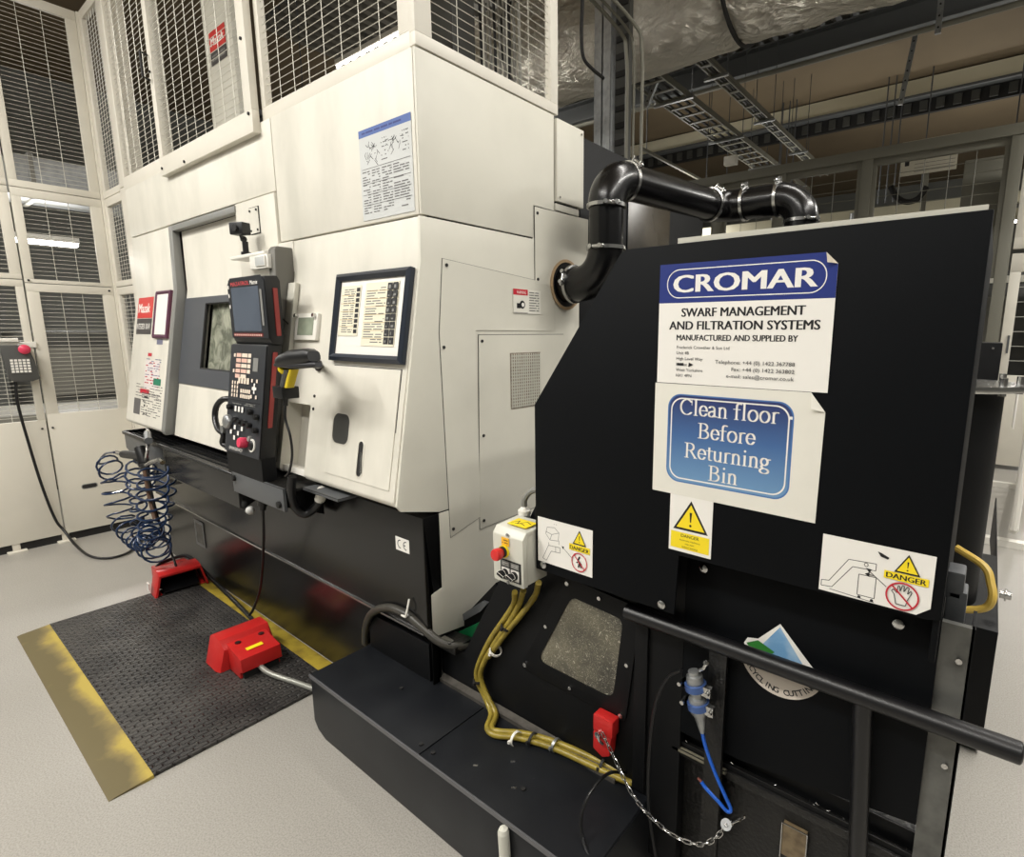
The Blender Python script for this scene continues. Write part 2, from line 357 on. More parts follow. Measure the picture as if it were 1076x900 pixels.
# ---------------------------------------------------------------- text and flat prints
_TC={}
def textmesh(t,bold=0):
    k=(t,bold)
    if k in _TC: return _TC[k]
    cu=bpy.data.curves.new('t','FONT'); cu.body=t; cu.size=1; cu.offset=bold; cu.resolution_u=3
    ob=bpy.data.objects.new('t',cu); C.objects.link(ob); bpy.context.view_layer.update()
    me=bpy.data.meshes.new_from_object(ob.evaluated_get(bpy.context.evaluated_depsgraph_get()))
    vs=[(v.co.x,v.co.y) for v in me.vertices]; fs=[tuple(p.vertices) for p in me.polygons]
    bpy.data.objects.remove(ob); bpy.data.curves.remove(cu); bpy.data.meshes.remove(me)
    x0=min(v[0] for v in vs);x1=max(v[0] for v in vs)
    _TC[k]=(vs,fs,x0,x1); return _TC[k]
class Sheet:
    """flat print: u,v in metres from the lower left corner; thin base sheet with printed layers on it"""
    def __init__(s,w,h,base=None,poly=None,th=.001):
        s.w,s.h,s.th=w,h,th; s.mb=MB(); s.base=base; s.P=poly or [(0,0),(w,0),(w,h),(0,h)]; s.items=[]; s.k=0
    def poly(s,p,m): s.k+=1; s.items.append(([tuple(a) for a in p],[tuple(range(len(p)))],m,s.k)); return s
    def rect(s,x0,y0,x1,y1,m): return s.poly([(x0,y0),(x1,y0),(x1,y1),(x0,y1)],m)
    def rr(s,x0,y0,x1,y1,r,m): return s.poly(rrect(x1-x0,y1-y0,r,cx=(x0+x1)/2,cy=(y0+y1)/2),m)
    def line(s,p,q,t,m,same=False):
        if not same: s.k+=1
        d=V((q[0]-p[0],q[1]-p[1])); 
        if d.length<1e-9: return s
        n=V((-d.y,d.x)).normalized()*t/2
        s.items.append(([(p[0]+n.x,p[1]+n.y),(q[0]+n.x,q[1]+n.y),(q[0]-n.x,q[1]-n.y),(p[0]-n.x,p[1]-n.y)],[(0,1,2,3)],m,s.k)); return s
    def path(s,pts,t,m,closed=False):
        s.k+=1; n=len(pts)
        for i in range(n if closed else n-1): s.line(pts[i],pts[(i+1)%n],t,m,True)
        return s
    def loop(s,outer,inner,m):
        s.k+=1; n=len(outer); s.items.append((list(outer)+list(inner),[(i,(i+1)%n,n+(i+1)%n,n+i) for i in range(n)],m,s.k)); return s
    def ring(s,cx,cy,r,t,m,n=28):
        c=lambda q:[(cx+q*math.cos(2*PI*i/n),cy+q*math.sin(2*PI*i/n)) for i in range(n)]
        return s.loop(c(r),c(r-t),m)
    def disc(s,cx,cy,r,m,n=24): return s.poly([(cx+r*math.cos(2*PI*i/n),cy+r*math.sin(2*PI*i/n)) for i in range(n)],m)
    def text(s,t,x,y,h,m,width=None,align='L',bold=0,sx=1):
        """h = capital height"""
        vs,fs,x0,x1=textmesh(t); k=h/.7; kx=k*sx
        if width: kx=width/(x1-x0)
        W=(x1-x0)*kx; ox={'L':x,'C':x-W/2,'R':x-W}[align]-x0*kx
        s.k+=1; n=5 if bold else 1
        for i in range(n):
            dx=(i/(n-1)-.5)*bold*2*k if n>1 else 0
            s.items.append(([(ox+dx+a*kx,y+b*k) for a,b in vs],fs,m,s.k+i*.09))
        return s
    def arctext(s,t,cx,cy,r,a0,a1,h,m,bold=0):
        """letters along an arc under the centre, from angle a0 to a1 (degrees)"""
        s.k+=1
        for i,ch in enumerate(t):
            if ch==' ': continue
            a=math.radians(a0+(a1-a0)*i/(len(t)-1)); vs,fs,x0,x1=textmesh(ch,bold); k=h/.7; rot=a+PI/2
            c,sn=math.cos(rot),math.sin(rot); px,py=cx+r*math.cos(a),cy+r*math.sin(a)
            out=[]
            for u,v in vs:
                uu=(u-(x0+x1)/2)*k; vv=v*k-h/2; out.append((px+uu*c-vv*sn,py+uu*sn+vv*c))
            s.items.append((out,fs,m,s.k))
        return s
    def scribble(s,x0,y0,x1,y1,rows,t,m,fill=.7,seed=1,minw=.08,maxw=.25):
        """lines of fine print too small to read"""
        R=random.Random(seed); s.k+=1; W=x1-x0
        for i in range(rows):
            y=y1-(i+.5)*(y1-y0)/rows; x=x0
            while x<x1-.02*W:
                w=R.uniform(minw,maxw)*W; w=min(w,x1-x)
                if R.random()<fill: s.line((x,y),(x+w*.85,y),t,m,True)
                x+=w
        return s
    def build(s,name,parent,org,U,Vv,label=None,eps=.00009,**kw):
        U=V(U).normalized();W=V(Vv).normalized();N=U.cross(W).normalized();org=V(org)
        g=lambda p,l:org+U*p[0]+W*p[1]+N*l
        mb=s.mb; n=len(s.P)
        if s.base is not None:
            vs=[g(p,0) for p in s.P]+[g(p,s.th) for p in s.P]
            mb.add(vs,[tuple(range(n-1,-1,-1)),tuple(range(n,2*n))]+[(i,(i+1)%n,n+(i+1)%n,n+i) for i in range(n)],s.base)
        mb2=MB()
        for i,(vs,fs,m,k) in enumerate(s.items): mb.add([g(p,s.th+eps*(k+.0012*(i%400))) for p in vs],fs,m)
        me=bpy.data.meshes.new(name); me.from_pydata(mb.v,[],mb.f)
        for m in mb.mats: me.materials.append(m)
        me.polygons.foreach_set('material_index',mb.m); me.update()
        o=bpy.data.objects.new(name,me); C.objects.link(o)
        if parent is not None:
            w=V((0,0,0)); q=parent
            while q is not None: w+=q.location; q=q.parent
            o.parent=parent; o.location=-w
        if label: o['label']=label
        for k,v in kw.items(): o[k]=v
        return o
# slanted lower front of the machine: y as a function of z
KS=(1.171-1.026)/(1.786-.973)
def ys(z): return 1.026+KS*(z-.973)
SU=V((1,0,0)); SV=V((0,KS,1)).normalized(); SN=SU.cross(SV)   # outward (-y)
def SL(px,py,off=0):
    d=ray(px,py); t=(1.026-off+KS*(HCAM-.973))/(d.y-KS*d.z); return O+d*t
def slab(mb,x0,x1,z0,z1,o0,o1,m):
    """a block lying on the slanted front between outward offsets o0,o1"""
    a=lambda x,z,o: V((x,ys(z),z))+SN*o
    vs=[a(x0,z0,o0),a(x1,z0,o0),a(x1,z1,o0),a(x0,z1,o0),a(x0,z0,o1),a(x1,z0,o1),a(x1,z1,o1),a(x0,z1,o1)]
    return mb.add(vs,[(0,3,2,1),(4,5,6,7),(0,1,5,4),(1,2,6,5),(2,3,7,6),(3,0,4,7)],m)
# ================================================================ SETTING
MB().box((-14,-7,-.1),(9,20,0),MATS['floor']).build('floor',kind='structure')
mb=MB(); mb.box((-14,-7,6.0),(9,20,6.1),brownc)
mb.build('ceiling',kind='structure')
MB().box((-14,19.9,0),(9,20,6),wallm).build('wall_back',kind='structure')
MB().box((-14.1,-7,0),(-14,20,6),wallm).build('wall_left',kind='structure')
MB().box((9,-7,0),(9.1,20,6),wallm).build('wall_right',kind='structure')
MB().box((-14,-7.1,0),(9,-7,6),wallm).build('wall_front',kind='structure')

# ================================================================ MACHINE TOOL
XR,XL=-1.54,-4.5
mt=thing('machine_tool','long cream-white turning machine on a black base, behind the rubber mat','machine',((XR+XL)/2,1.6,0))
g=.003
# core behind the sheet covers
b=MB(); b.box((XL+.02,1.215,.6),(XR-.006,2.03,2.425),gasket); b.build('inner_casing',mt,bevel=0)
# black base
b=MB()
b.prism([(1.18,0.0),(1.18,.43),(1.13,.455),(1.13,.905),(1.20,.905),(1.20,.62),(1.148,.612),(1.148,.0)],'x',XR-.004,XR,blackg)
b.prism([(1.18,0),(1.18,.43),(1.13,.455),(1.13,.905),(1.9,.905),(1.9,0)],'x',XL,XR-.004,blackg)
b.build('base',mt,bevel=.003)
b=MB(); b.box((-4.3,1.124,.452),(XR-.02,1.131,.46),steel); b.build('base_trim_strip',mt,'thin bright strip along the foot of the upper base')
# end face skirt (cream) below the cover
b=MB(); b.prism([(1.203,.905),(1.203,.618),(1.152,.608),(1.152,.44),(1.30,.42),(1.32,.26),(2.04,.26),(2.04,.905)],'x',XR-.003,XR+.001,white); b.build('end_skirt',mt,bevel=.001)
# upper covers
b=MB(); b.box((-2.51+g,1.18,1.933),(XR-.011,2.0,2.43),white2); b.build('upper_cover',mt,bevel=.004)
b=MB(); b.box((XL,1.18,2.143),(-2.51-g,1.3,2.43),white2); b.build('upper_cover',mt,bevel=.004)
# end face covers
b=MB(); b.box((XR-.010,1.1815,1.933),(XR,1.862,2.43),white); b.build('end_cover',mt,bevel=.002)
endp=[(1.175,1.927),(1.171,1.786),(1.028,.973),(1.04,.955),(1.128,.908),(1.203,.908),(1.245,.909),(1.245,1.819),(1.73,1.819),(1.73,1.927)]
b=MB(); b.prism([(1.175,1.927),(1.171,1.786),(1.030,.973),(1.045,.952),(1.205,.91),(2.04,.91),(2.04,2.06),(1.728,2.06),(1.728,1.927)],'x',XR-.012,XR,white); b.build('end_cover',mt,bevel=.002)
# hatch on the end, with outline gap
def hatch(poly,name,x=XR,th=.003,screws=(),m=white,gapm=gasket,grow=.0022):
    cy=sum(p[0] for p in poly)/len(poly); cz=sum(p[1] for p in poly)/len(poly)
    b=MB(); 
    W=max(p[0] for p in poly)-min(p[0] for p in poly); H=max(p[1] for p in poly)-min(p[1] for p in poly)
    gp=[(cy+(p[0]-cy)*(1+2*grow/W),cz+(p[1]-cz)*(1+2*grow/H)) for p in poly]
    b.prism(gp,'x',x,x+.0012,gapm); b.prism(poly,'x',x,x+th,m)
    for s in screws: b.cyl((x+th,s[0],s[1]),(x+th+.003,s[0],s[1]),.006,gasket,10)
    return b.build(name,mt)
hatch([(1.26,1.80),(1.235,1.55),(1.25,.80),(1.40,.84),(1.40,1.56),(1.86,1.56),(1.86,1.74),(1.80,1.76)],'end_hatch',screws=[(1.275,1.78),(1.25,1.5),(1.262,.83)])
hatch([(1.415,1.542),(1.395,.79),(1.90,.80),(1.92,1.545)],'end_hatch',x=XR+.001,screws=[(1.43,1.52),(1.425,1.16),(1.415,.82)])
hatch([(1.735,2.052),(1.735,1.75),(2.10,1.75),(2.10,2.06)],'end_hatch',x=XR+.001,screws=[(1.75,2.03),(1.75,1.77)])
# ventilation grille
b=MB(); b.box((XR+.004,1.578,1.245),(XR+.006,1.76,1.472),mesh_d)
for i in range(14):
    y=1.584+i*.013; b.box((XR+.006,y,1.25),(XR+.0075,y+.005,1.468),greyp)
for i in range(17):
    z=1.252+i*.0128; b.box((XR+.006,1.582,z),(XR+.0075,1.756,z+.004),greyp)
b.build('ventilation_grille',mt)
# outlet box round the upper corner of the end, beyond the end cover
b=MB(); b.box((XR-.3,1.868,2.098),(XR+.012,2.052,2.419),white); b.box((XR-.3,1.868,2.062),(XR+.004,2.03,2.09),white)
for s in ((1.885,2.115),(2.035,2.40)): b.cyl((XR+.012,*s),(XR+.015,*s),.006,gasket,10)
b.build('side_cover_box',mt,bevel=.003)
# opening with torn rim round the extraction pipe
b=MB(); b.lathe((XR+.004,1.935,1.76),(1,0,0),[(.105,0),(.108,.006),(.096,.008),(.094,.001)],mat('tan_sealant',(176,150,116),.8,bump=.5,bscale=80),28)
b.cyl((XR+.003,1.935,1.76),(XR+.006,1.935,1.76),.097,gasket,28); b.build('pipe_opening',mt)
# black rear cabinet
b=MB(); b.box((XR-1.4,2.056,.0),(XR-.01,3.35,2.405),black)
b.box((XR-.012,2.45,1.2),(XR-.004,2.9,2.3),mat('smoked_panel',(66,60,50),.25,noise=.4,nscale=6)); b.build('rear_cabinet',mt,bevel=.004)

# front covers, profile in y,z
prof=[(1.18,1.927),(1.171,1.786),(1.026,.985),(1.034,.968),(1.06,.955),(1.26,.955),(1.26,1.927)]
b=MB(); b.prism(prof,'x',-2.396,XR-.012,white2); fr=b.build('front_cover',mt,bevel=.005)
prof2=[(1.18,2.136),(1.171,1.786),(1.026,.985),(1.034,.968),(1.06,.955),(1.26,.955),(1.26,2.136)]
b=MB(); b.prism(prof2,'x',XL,-3.78,white2); b.build('front_cover',mt,bevel=.005)
b=MB(); b.prism([(1.165,2.13),(1.155,1.786),(1.012,.985),(1.02,.965),(1.2,.965),(1.2,2.13)],'x',-3.778,-3.72,mgrey)
b.box((-3.72,1.165,2.10),(-2.9,1.2,2.13),mgrey); b.build('door_frame_trim',mt,'grey trim strip round the sliding door',bevel=.004)
b=MB(); b.box((-2.91,1.172,1.80),(-2.515,1.20,2.136),white2); b.box((-2.52,1.174,1.80),(-2.39,1.20,1.927),white2); cv=b.build('front_cover',mt,bevel=.004)
# small cover plate with four screws
b=MB(); b.box((-2.76,1.169,1.985),(-2.665,1.173,2.10),gasket); b.box((-2.757,1.167,1.988),(-2.668,1.173,2.097),white2)
for x in (-2.745,-2.68):
    for z in (2.0,2.085): b.cyl((x,1.168,z),(x,1.163,z),.005,gasket,8)
b.build('screwed_plate',mt)
# sliding door: thin slanted leaf, upper vertical leaf, slate band with window
b=MB()
def leaf(b,x0,x1,z0,z1,off,th,m):
    return b.prism([(ys(z0)+off,z0),(ys(z1)+off,z1),(ys(z1)+off+th,z1),(ys(z0)+off+th,z0)],'x',x0,x1,m)
b.prism([(ys(.965)+.028,.965),(ys(1.786)+.028,1.786),(1.203,2.10),(1.233,2.10),(ys(1.786)+.058,1.786),(ys(.965)+.058,.965)],'x',-3.70,-2.45,white2)
door=b.build('sliding_door',mt,bevel=0)
cut(door,leaf(MB(),-3.43,-2.47,1.32,1.725,-.1,.3,None))
b=MB(); leaf(b,-3.70,-2.40,1.262,1.735,.022,.008,winband); bd=b.build('window_band',door,'slate grey band across the door')
cut(bd,leaf(MB(),-3.40,-2.45,1.352,1.70,-.1,.3,None))
b=MB(); leaf(b,-3.40,-2.44,1.35,1.70,.06,.004,MATS['doorglass']); b.build('window',door,'stained greenish window glass')
b=MB()
P=[(-3.40,1.352),(-2.45,1.352),(-2.45,1.70),(-3.40,1.70)]
b.tube([V((x,ys(z)+.03,z)) for x,z in P],.008,gasket,6,closed=True); b.build('window_seal',door)
# door handle
b=MB(); hp=[PY(250,421,1.04),PY(236,419,1.0),PY(228,426,.985),PY(226,438,.975),PY(229,450,.965),PY(235,456,.965),PY(234,465,.965),PY(240,469,.975),PY(250,470,1.0)]
b.tube(spline(hp,6),.013,plast,10); b.build('handle',door)
# grey door edge column beside the screen
b=MB(); 
pz=[(.99,1.0),(1.095,1.72),(1.10,1.885),(1.108,1.90),(1.20,1.90),(1.20,1.0)]
b.prism(pz,'x',-2.46,-2.40,mat('warm_grey_trim',(104,102,95),.4)); b.build('door_end_pillar',mt,bevel=.012)
# flap panel beside it
b=MB(); slab(b,-2.395,-2.335,1.30,1.75,.002,.022,mat('light_grey_flap',(190,188,176),.4)); fl=b.build('flap_panel',mt,bevel=.004)
b=MB(); p=SL(292,328,.036); b.sphere(p,.011,plast,10); b.tube([p,p+V((.05,-.004,-.03)),p+V((.085,.012,-.06))],.003,plast,6); b.build('latch_cord',fl)
# gauge window
b=MB(); slab(b,-2.315,-2.14,1.517,1.622,0,.016,whitep); gb=b.build('gauge_housing',mt,bevel=.003)
b=MB(); slab(b,-2.288,-2.165,1.535,1.605,.016,.0175,lcdg); b.build('gauge_face',gb)
b=MB()
for x in (-2.30,-2.155):
    for z in (1.612,): b.cyl(V((x,ys(z),z))+SN*.015,V((x,ys(z),z))+SN*.03,.008,steel,10)
b.build_each('thumb_screw',gb)
# access door with two openings, rebated alcove
b=MB()
slab(b,-2.006,-1.578,1.018,1.428,.0005,.0015,gasket); slab(b,-2.002,-1.582,1.021,1.425,.0005,.005,white2); ad=b.build('access_door',mt)
def slhole(x0,x1,z0,z1,r,dep,m,name,parent,rim=None):
    w,h=x1-x0,z1-z0; P=rrect(w,h,r,6,(x0+x1)/2,(z0+z1)/2); b=MB()
    vs=[V((x,ys(z),z))+SN*.0056 for x,z in P]; n=len(vs)
    b.add(vs,[tuple(range(n))],m)
    P2=rrect(w+.012,h+.012,r+.006,6,(x0+x1)/2,(z0+z1)/2)
    vo=[V((x,ys(z),z))+SN*.0058 for x,z in P2]; vi=[V((x,ys(z),z))+SN*.0075 for x,z in P]
    b.add(vo+vi,[(i,(i+1)%n,n+(i+1)%n,n+i) for i in range(n)],rim or white2)
    return b.build(name,parent)
slhole(-1.965,-1.855,1.14,1.25,.03,.04,mat('recess_grey',(62,62,58),.5),'recessed_pull',ad)
slhole(-1.782,-1.752,1.04,1.165,.014,.04,gasket,'sight_slot',ad)
b=MB(); p=SL(380,485,.0); b.cyl(SL(380,475,.008),SL(379,497,.008),.004,steel,8); b.build('slot_rod',ad)
cut(fr,slab(MB(),-2.36,-2.155,.93,1.262,-.07,.2,None))
b=MB(); 
for z,hh in ((1.0,.03),):
    slab(b,-2.36,-2.16,.975,1.0,-.055,-.01,whitep)
b.build('alcove_ledge',mt,bevel=.002)
b=MB()
for x,z in ((-2.33,1.295),(-2.13,1.30),(-2.13,1.25)): b.cyl(V((x,ys(z),z)),V((x,ys(z),z))+SN*.005,.006,gasket,8)
b.build_each('cover_screw',mt); b=MB(); slab(b,-2.35,-2.14,1.302,1.304,.0002,.001,inkg); b.build('cover_seam',mt)
# webcam bracket arm and worklight above the screen are part of the cover
b=MB(); A=lambda x,y,z:V((x,y,z))
b.prism([(1.085,1.868),(1.085,1.882),(1.17,1.905),(1.17,1.868)],'x',-2.80,-2.46,whitep)
b.build('light_shelf',mt,bevel=.006)
b=MB(); b.box((-2.60,1.085,1.815),(-2.43,1.16,1.868),whitep); b.box((-2.535,1.078,1.822),(-2.445,1.085,1.862),mat('lamp_lens_off',(196,198,196),.2)); b.box((-2.54,1.076,1.811),(-2.43,1.10,1.816),mgrey)
b.build('work_lamp',mt,bevel=.003)

# shelf, trough along the front
b=MB(); b.box((-4.45,.985,.895),(-2.40,1.135,.915),grim)
b.prism([(1.13,.90),(.975,.915),(.97,.907),(.97,.757),(.985,.75),(1.13,.82)],'x',-3.64,-2.665,blackg)
b.prism([(-4.47,.915),(-4.47,.80),(-4.40,.78),(-3.64,.75),(-3.64,.915)],'y',1.0,1.13,dgrey)
b.build('front_tray',mt,bevel=.003)
b=MB(); 
for i in range(4): b.box((-4.3,1.0+i*.03,.915),(-2.7,1.008+i*.03,.921),black)
b.build('tray_rib',mt)
# pendant shelf right of the trough
b=MB(); b.box((-2.665,.94,.935),(-2.12,1.13,.947),grim)
b.prism([(-2.12,.935),(-1.86,.935),(-1.86,.947),(-2.12,.947)],'y',1.0,1.13,dgrey)
b.box((-2.60,.93,.86),(-2.13,.942,.952),dgrey)
b.box((-2.6,.935,.87),(-2.30,1.1,.935),black); b.prism([(.945,.87),(1.1,.80),(1.1,.935),(.945,.935)],'x',-2.3,-2.16,black)
for x in (-2.575,-2.165): b.cyl((x,.93,.925 if x<-2.4 else .885),(x,.918,.925 if x<-2.4 else .885),.014,gasket,12)
b.build('pendant_shelf',mt,bevel=.002)
b=MB(); b.sphere(PY(263,536,1.0),.02,mat('white_marker',(190,190,186),.5)); b.build('round_knob',mt)
# small black triangle cut-out and worn plate on the base
b=MB(); b.add([PY(178,503,1.128),PY(191,508,1.128),PY(179,510,1.128)],[(0,1,2)],gasket)
b.build('base_cutout',mt)
b=MB(); P=[PY(209,556,1.128),PY(220,561,1.176),PY(222,586,1.176),PY(211,579,1.176)]
o=Sheet(.15,.17,None); o.rect(0,0,.15,.17,dgrey); o.rect(.018,.02,.132,.15,blackg)
o.build('base_label_plate',mt,(-3.98,1.1785,.20),(1,0,0),(0,0,1),'worn grey-edged plate low on the base')
# CE plate
s=Sheet(.082,.052,paper); s.k=1
s.path([(.027+.014*math.cos(math.radians(k)),.026+.015*math.sin(math.radians(k))) for k in range(75,286,15)],.004,ink)
s.path([(.062+.014*math.cos(math.radians(k)),.026+.015*math.sin(math.radians(k))) for k in range(75,286,15)],.004,ink); s.line((.048,.026),(.060,.026),.004,ink)
s.items[:]=s.items
s.build('ce_plate',mt,(-1.706,1.129,.752),(1,0,0),(0,0,1),'white plate with the letters CE')

# ---- printed things on the machine
s=Sheet(.285,.13*1.0,logor); s.text('Mazak',.02,.035,.058,paper,width=.215,bold=.03); s.build('logo_plate',mt,V((-4.44,ys(1.632),1.632))+SN*.001,SU,SV,'red plate with white lettering')
s=Sheet(.285,.098,logok); s.text('INTEGREX 100-IV',.008,.032,.036,paper,width=.25,bold=.01); s.build('model_plate',mt,V((-4.44,ys(1.532),1.532))+SN*.001,SU,SV,'dark plate with white lettering')
s=Sheet(.52,.39,None); s.rect(.0,.0,.125,.10,inkg); s.rect(.16,.17,.42,.345,mat('pale_print',(214,206,202),.5)); s.rect(.19,.37,.26,.39,inkr)
s.scribble(.17,.18,.42,.34,9,.006,inkr,.35,3); s.scribble(.17,.25,.44,.36,8,.004,cromb,.4,4); s.rect(.33,.20,.46,.24,greens); s.rect(.10,.135,.27,.165,inkr)
s.scribble(.02,.11,.5,.20,5,.004,inkg,.8,5); s.scribble(.14,.0,.5,.165,11,.0045,inkg,.75,6); s.scribble(.17,.0,.26,.13,5,.012,ink,.5,8)
s.build('warning_sticker_panel',mt,V((-4.36,ys(1.035),1.035))+SN*.001,SU,SV,'cluster of fine printed safety stickers')
for z in (1.70,1.53):
    s=Sheet(.03,.05,yel); s.poly([(.006,.012),(.024,.012),(.015,.034)],ink); s.build('caution_label',mt,V((-3.815,ys(z),z))+SN*.001,SU,SV,'small yellow caution label')
# specification chart
s=Sheet(.30,.255*1.02,mat('chart_paper',(196,198,196),.35)); W,H=.30,.26
s=Sheet(W,.30,MATS['chart_paper']); s.rect(0,.275,W,.30,mat('chart_blue',(72,98,160),.35)); s.scribble(.02,.282,.26,.293,1,.006,cromb,.9,1)
R=random.Random(5)
for cx_,cy_ in ((.075,.215),(.205,.222)):
    for i in range(26): 
        a=(cx_+R.uniform(-.035,.035),cy_+R.uniform(-.026,.026)); bb=(a[0]+R.uniform(-.02,.02),a[1]+R.uniform(-.02,.02)); s.line(a,bb,.0022,ink,True)
s.scribble(.13,.18,.165,.26,6,.003,ink,.6,2); s.scribble(.25,.19,.285,.26,6,.003,ink,.6,3)
for j,(x0,x1) in enumerate(((.012,.06),(.07,.12),(.13,.19),(.195,.285))): s.scribble(x0,.02,x1,.165,17,.0035,inkg,.75,10+j,.3,.8)
for z in (.17,.12,.085,.05): s.line((.01,z),(.29,z),.0015,inkg)
s.build('specification_chart',mt,(-1.868,1.179,1.945+.0),(1,0,0),(0,0,1),'paper chart with a blue heading, machine diagrams and tables')
# warning sticker on the end face
s=Sheet(.165,.095,paperb); s.rect(.0,.072,.085,.095,inkr); s.text('WARNING',.02,.077,.012,paper,width=.055); s.disc(.052,.035,.016,ink); s.disc(.055,.035,.008,paper); s.rect(.02,.02,.042,.04,ink)
s.rect(.002,.002,.083,.004,inkg); s.scribble(.092,.008,.155,.09,8,.0035,inkg,.95,4,.5,.9)
s.build('warning_label',mt,(XR+.005,1.60,1.628),(0,1,0),(0,0,1),'white label with a red WARNING heading and a pictogram')

# ---- control panel (screen over keypad)
cp=MB(); x0,x1=-2.625,-2.285
def scr(x,z,o=0): return V((x,1.0-o,z))
cp.prism([(1.0,1.765),(1.0,1.525),(1.01,1.50),(1.05,1.50),(1.06,1.53),(1.06,1.75),(1.05,1.770)],'x',x0,x1,plast)
cp.prism([(.995,1.50),(.925,1.045),(.985,1.045),(1.05,1.50)],'x',x0-.008,x1-.01,plast)
panel=cp.build('control_panel',mt,'black operator panel, screen over keypad',bevel=.006)
s=Sheet(.34,.245,mat('panel_front_dark',(38,40,44),.35),poly=[(0,.0),(.34,0),(.34,.22),(.315,.245),(.03,.245),(0,.22)])
s.rect(.032,.028,.285,.205,lcd); s.text('MAZATROL',.035,.212,.016,mat('screen_red_text',(196,70,74),.4),width=.175,bold=.03); s.text('Matrix',.22,.212,.016,paper,width=.065,bold=.03)
s.rect(.02,.006,.295,.020,mat('key_strip_red',(110,34,30),.4)); 
for i in range(14): s.rect(.026+i*.019,.009,.037+i*.019,.016,mat('strip_key',(226,190,180),.4))
for z in (.21,.175,.13): s.rect(.008,z-.008,.018,z+.006,paper)
s.rect(.30,.05,.318,.19,mgrey)
s.build('screen',panel,(x0,.9985,1.525),(1,0,0),(0,0,1),'grey screen in a black bezel')
# side red strips
rs=mat('panel_red_trim',(142,54,50),.4)
b=MB(); b.box((x1-.001,1.028,1.535),(x1+.006,1.044,1.72),rs); b.prism([(.965,1.17),(1.012,1.47),(1.028,1.47),(.981,1.17)],'x',x1-.011,x1-.004,rs)
b.build('side_trim',panel,'red side strip')
# keypad sheet on tilted face
KU=V((1,0,0)); KV=(V((0,.995,1.50))-V((0,.925,1.045))).normalized()
def kp(u,v): return V((x0-.004,.925,1.045))+KU*u+KV*v-V((0,.0015,0))
s=Sheet(.33,.455,mat('keypad_face',(44,46,50),.4))
km=mat('key_cream',(226,210,192),.4); kr=mat('key_salmon',(220,180,164),.4)
for r in range(5):
    y=.405-r*.022
    s.rect(.06,y,.105,y+.016,kr); s.rect(.112,y,.165,y+.016,kr if r%2 else km)
    if r<4: s.rect(.165+.006,y,.20,y+.016,km)
    s.rect(.035,y,.05,y+.014,km) if r in (0,3) else None
s.rect(.225,.35,.27,.405,mgrey)
for i in range(3):
    for j in range(4): s.rect(.035+i*.026,.235+j*.018,.047+i*.026,.249+j*.018,km)
for i in range(5):
    for j in range(2): s.rect(.125+i*.02,.235+j*.022,.14+i*.02,.251+j*.022,km)
for i in range(4): s.rect(.10+i*.028,.295,.12+i*.028,.32,km)
s.rect(.235,.275,.275,.287,paper); s.rect(.249,.26,.261,.302,paper)
for p in ((.225,.305),(.27,.305),(.225,.24),(.27,.24)): s.rect(p[0],p[1],p[0]+.014,p[1]+.014,km)
s.rect(.01,.222,.32,.224,gasket)
for i in range(3): s.rect(.085+i*.033,.175,.102+i*.033,.198,paper)
for (i,j) in ((0,0),(0,2),(1,1),(1,3),(2,0),(2,2),(-1,1)): s.rect(.09+i*.035,.055+j*.022,.108+i*.035,.073+j*.022,paper)
s.scribble(.06,.205,.28,.218,2,.003,mgrey,.7,5)
s.text('EMERGENCY',.06,.012,.012,paper,width=.13)
s.build('keypad',panel,kp(0,0),KU,KV,'grid of cream keys and white push buttons')
def knob(name,u,v,r,h,m,lab=None,base=None):
    b=MB(); p=kp(u,v); n=KU.cross(KV)
    if base: b.cyl(p,p+n*.006,r*1.35,base,16)
    b.lathe(p,n,[(r*.9,0),(r,.004),(r,h*.8),(r*.85,h),(0,h)],m,16); b.build(name,panel,lab,smooth=50)
for u,v in ((.045,.19),(.245,.185),(.30,.17),(.30,.115),(.24,.13),(.20,.135),(.155,.135),(.11,.14)): knob('selector_knob',u,v,.012,.02,plast)
knob('hand_wheel',.035,.125,.03,.022,galv,'silver dial'); knob('push_button',.245,.075,.012,.012,mgrey)
knob('stop_button',.205,.055,.022,.03,pink,'pinkish red mushroom button'); knob('key_switch',.265,.05,.02,.012,plast,None,paper)
b=MB(); b.box((x0-.008,.93,.95),(x1-.012,.985,1.05),black); b.build('panel_foot',panel)
b=MB(); b.cyl(V((-2.72,.985,1.12)),V((-2.72,.95,1.12)),.016,galv); b.cyl(V((-2.74,.98,1.125)),V((-2.62,.98,1.125)),.010,galv); b.build('lock_bolt',door)

# flexible conduit and small black hose under the shelf
b=MB(); p=[PY(307,500,.95),PY(306,515,.95),PY(310,532,.97),PY(320,540,1.0),PY(330,534,1.03),PY(337,524,1.04)]
b.tube(spline(p,8),.016,plast,10); b.cyl(PY(336,525,1.04),PY(339,514,1.04),.02,whitep,10); b.build('flexible_conduit',mt,smooth=60)

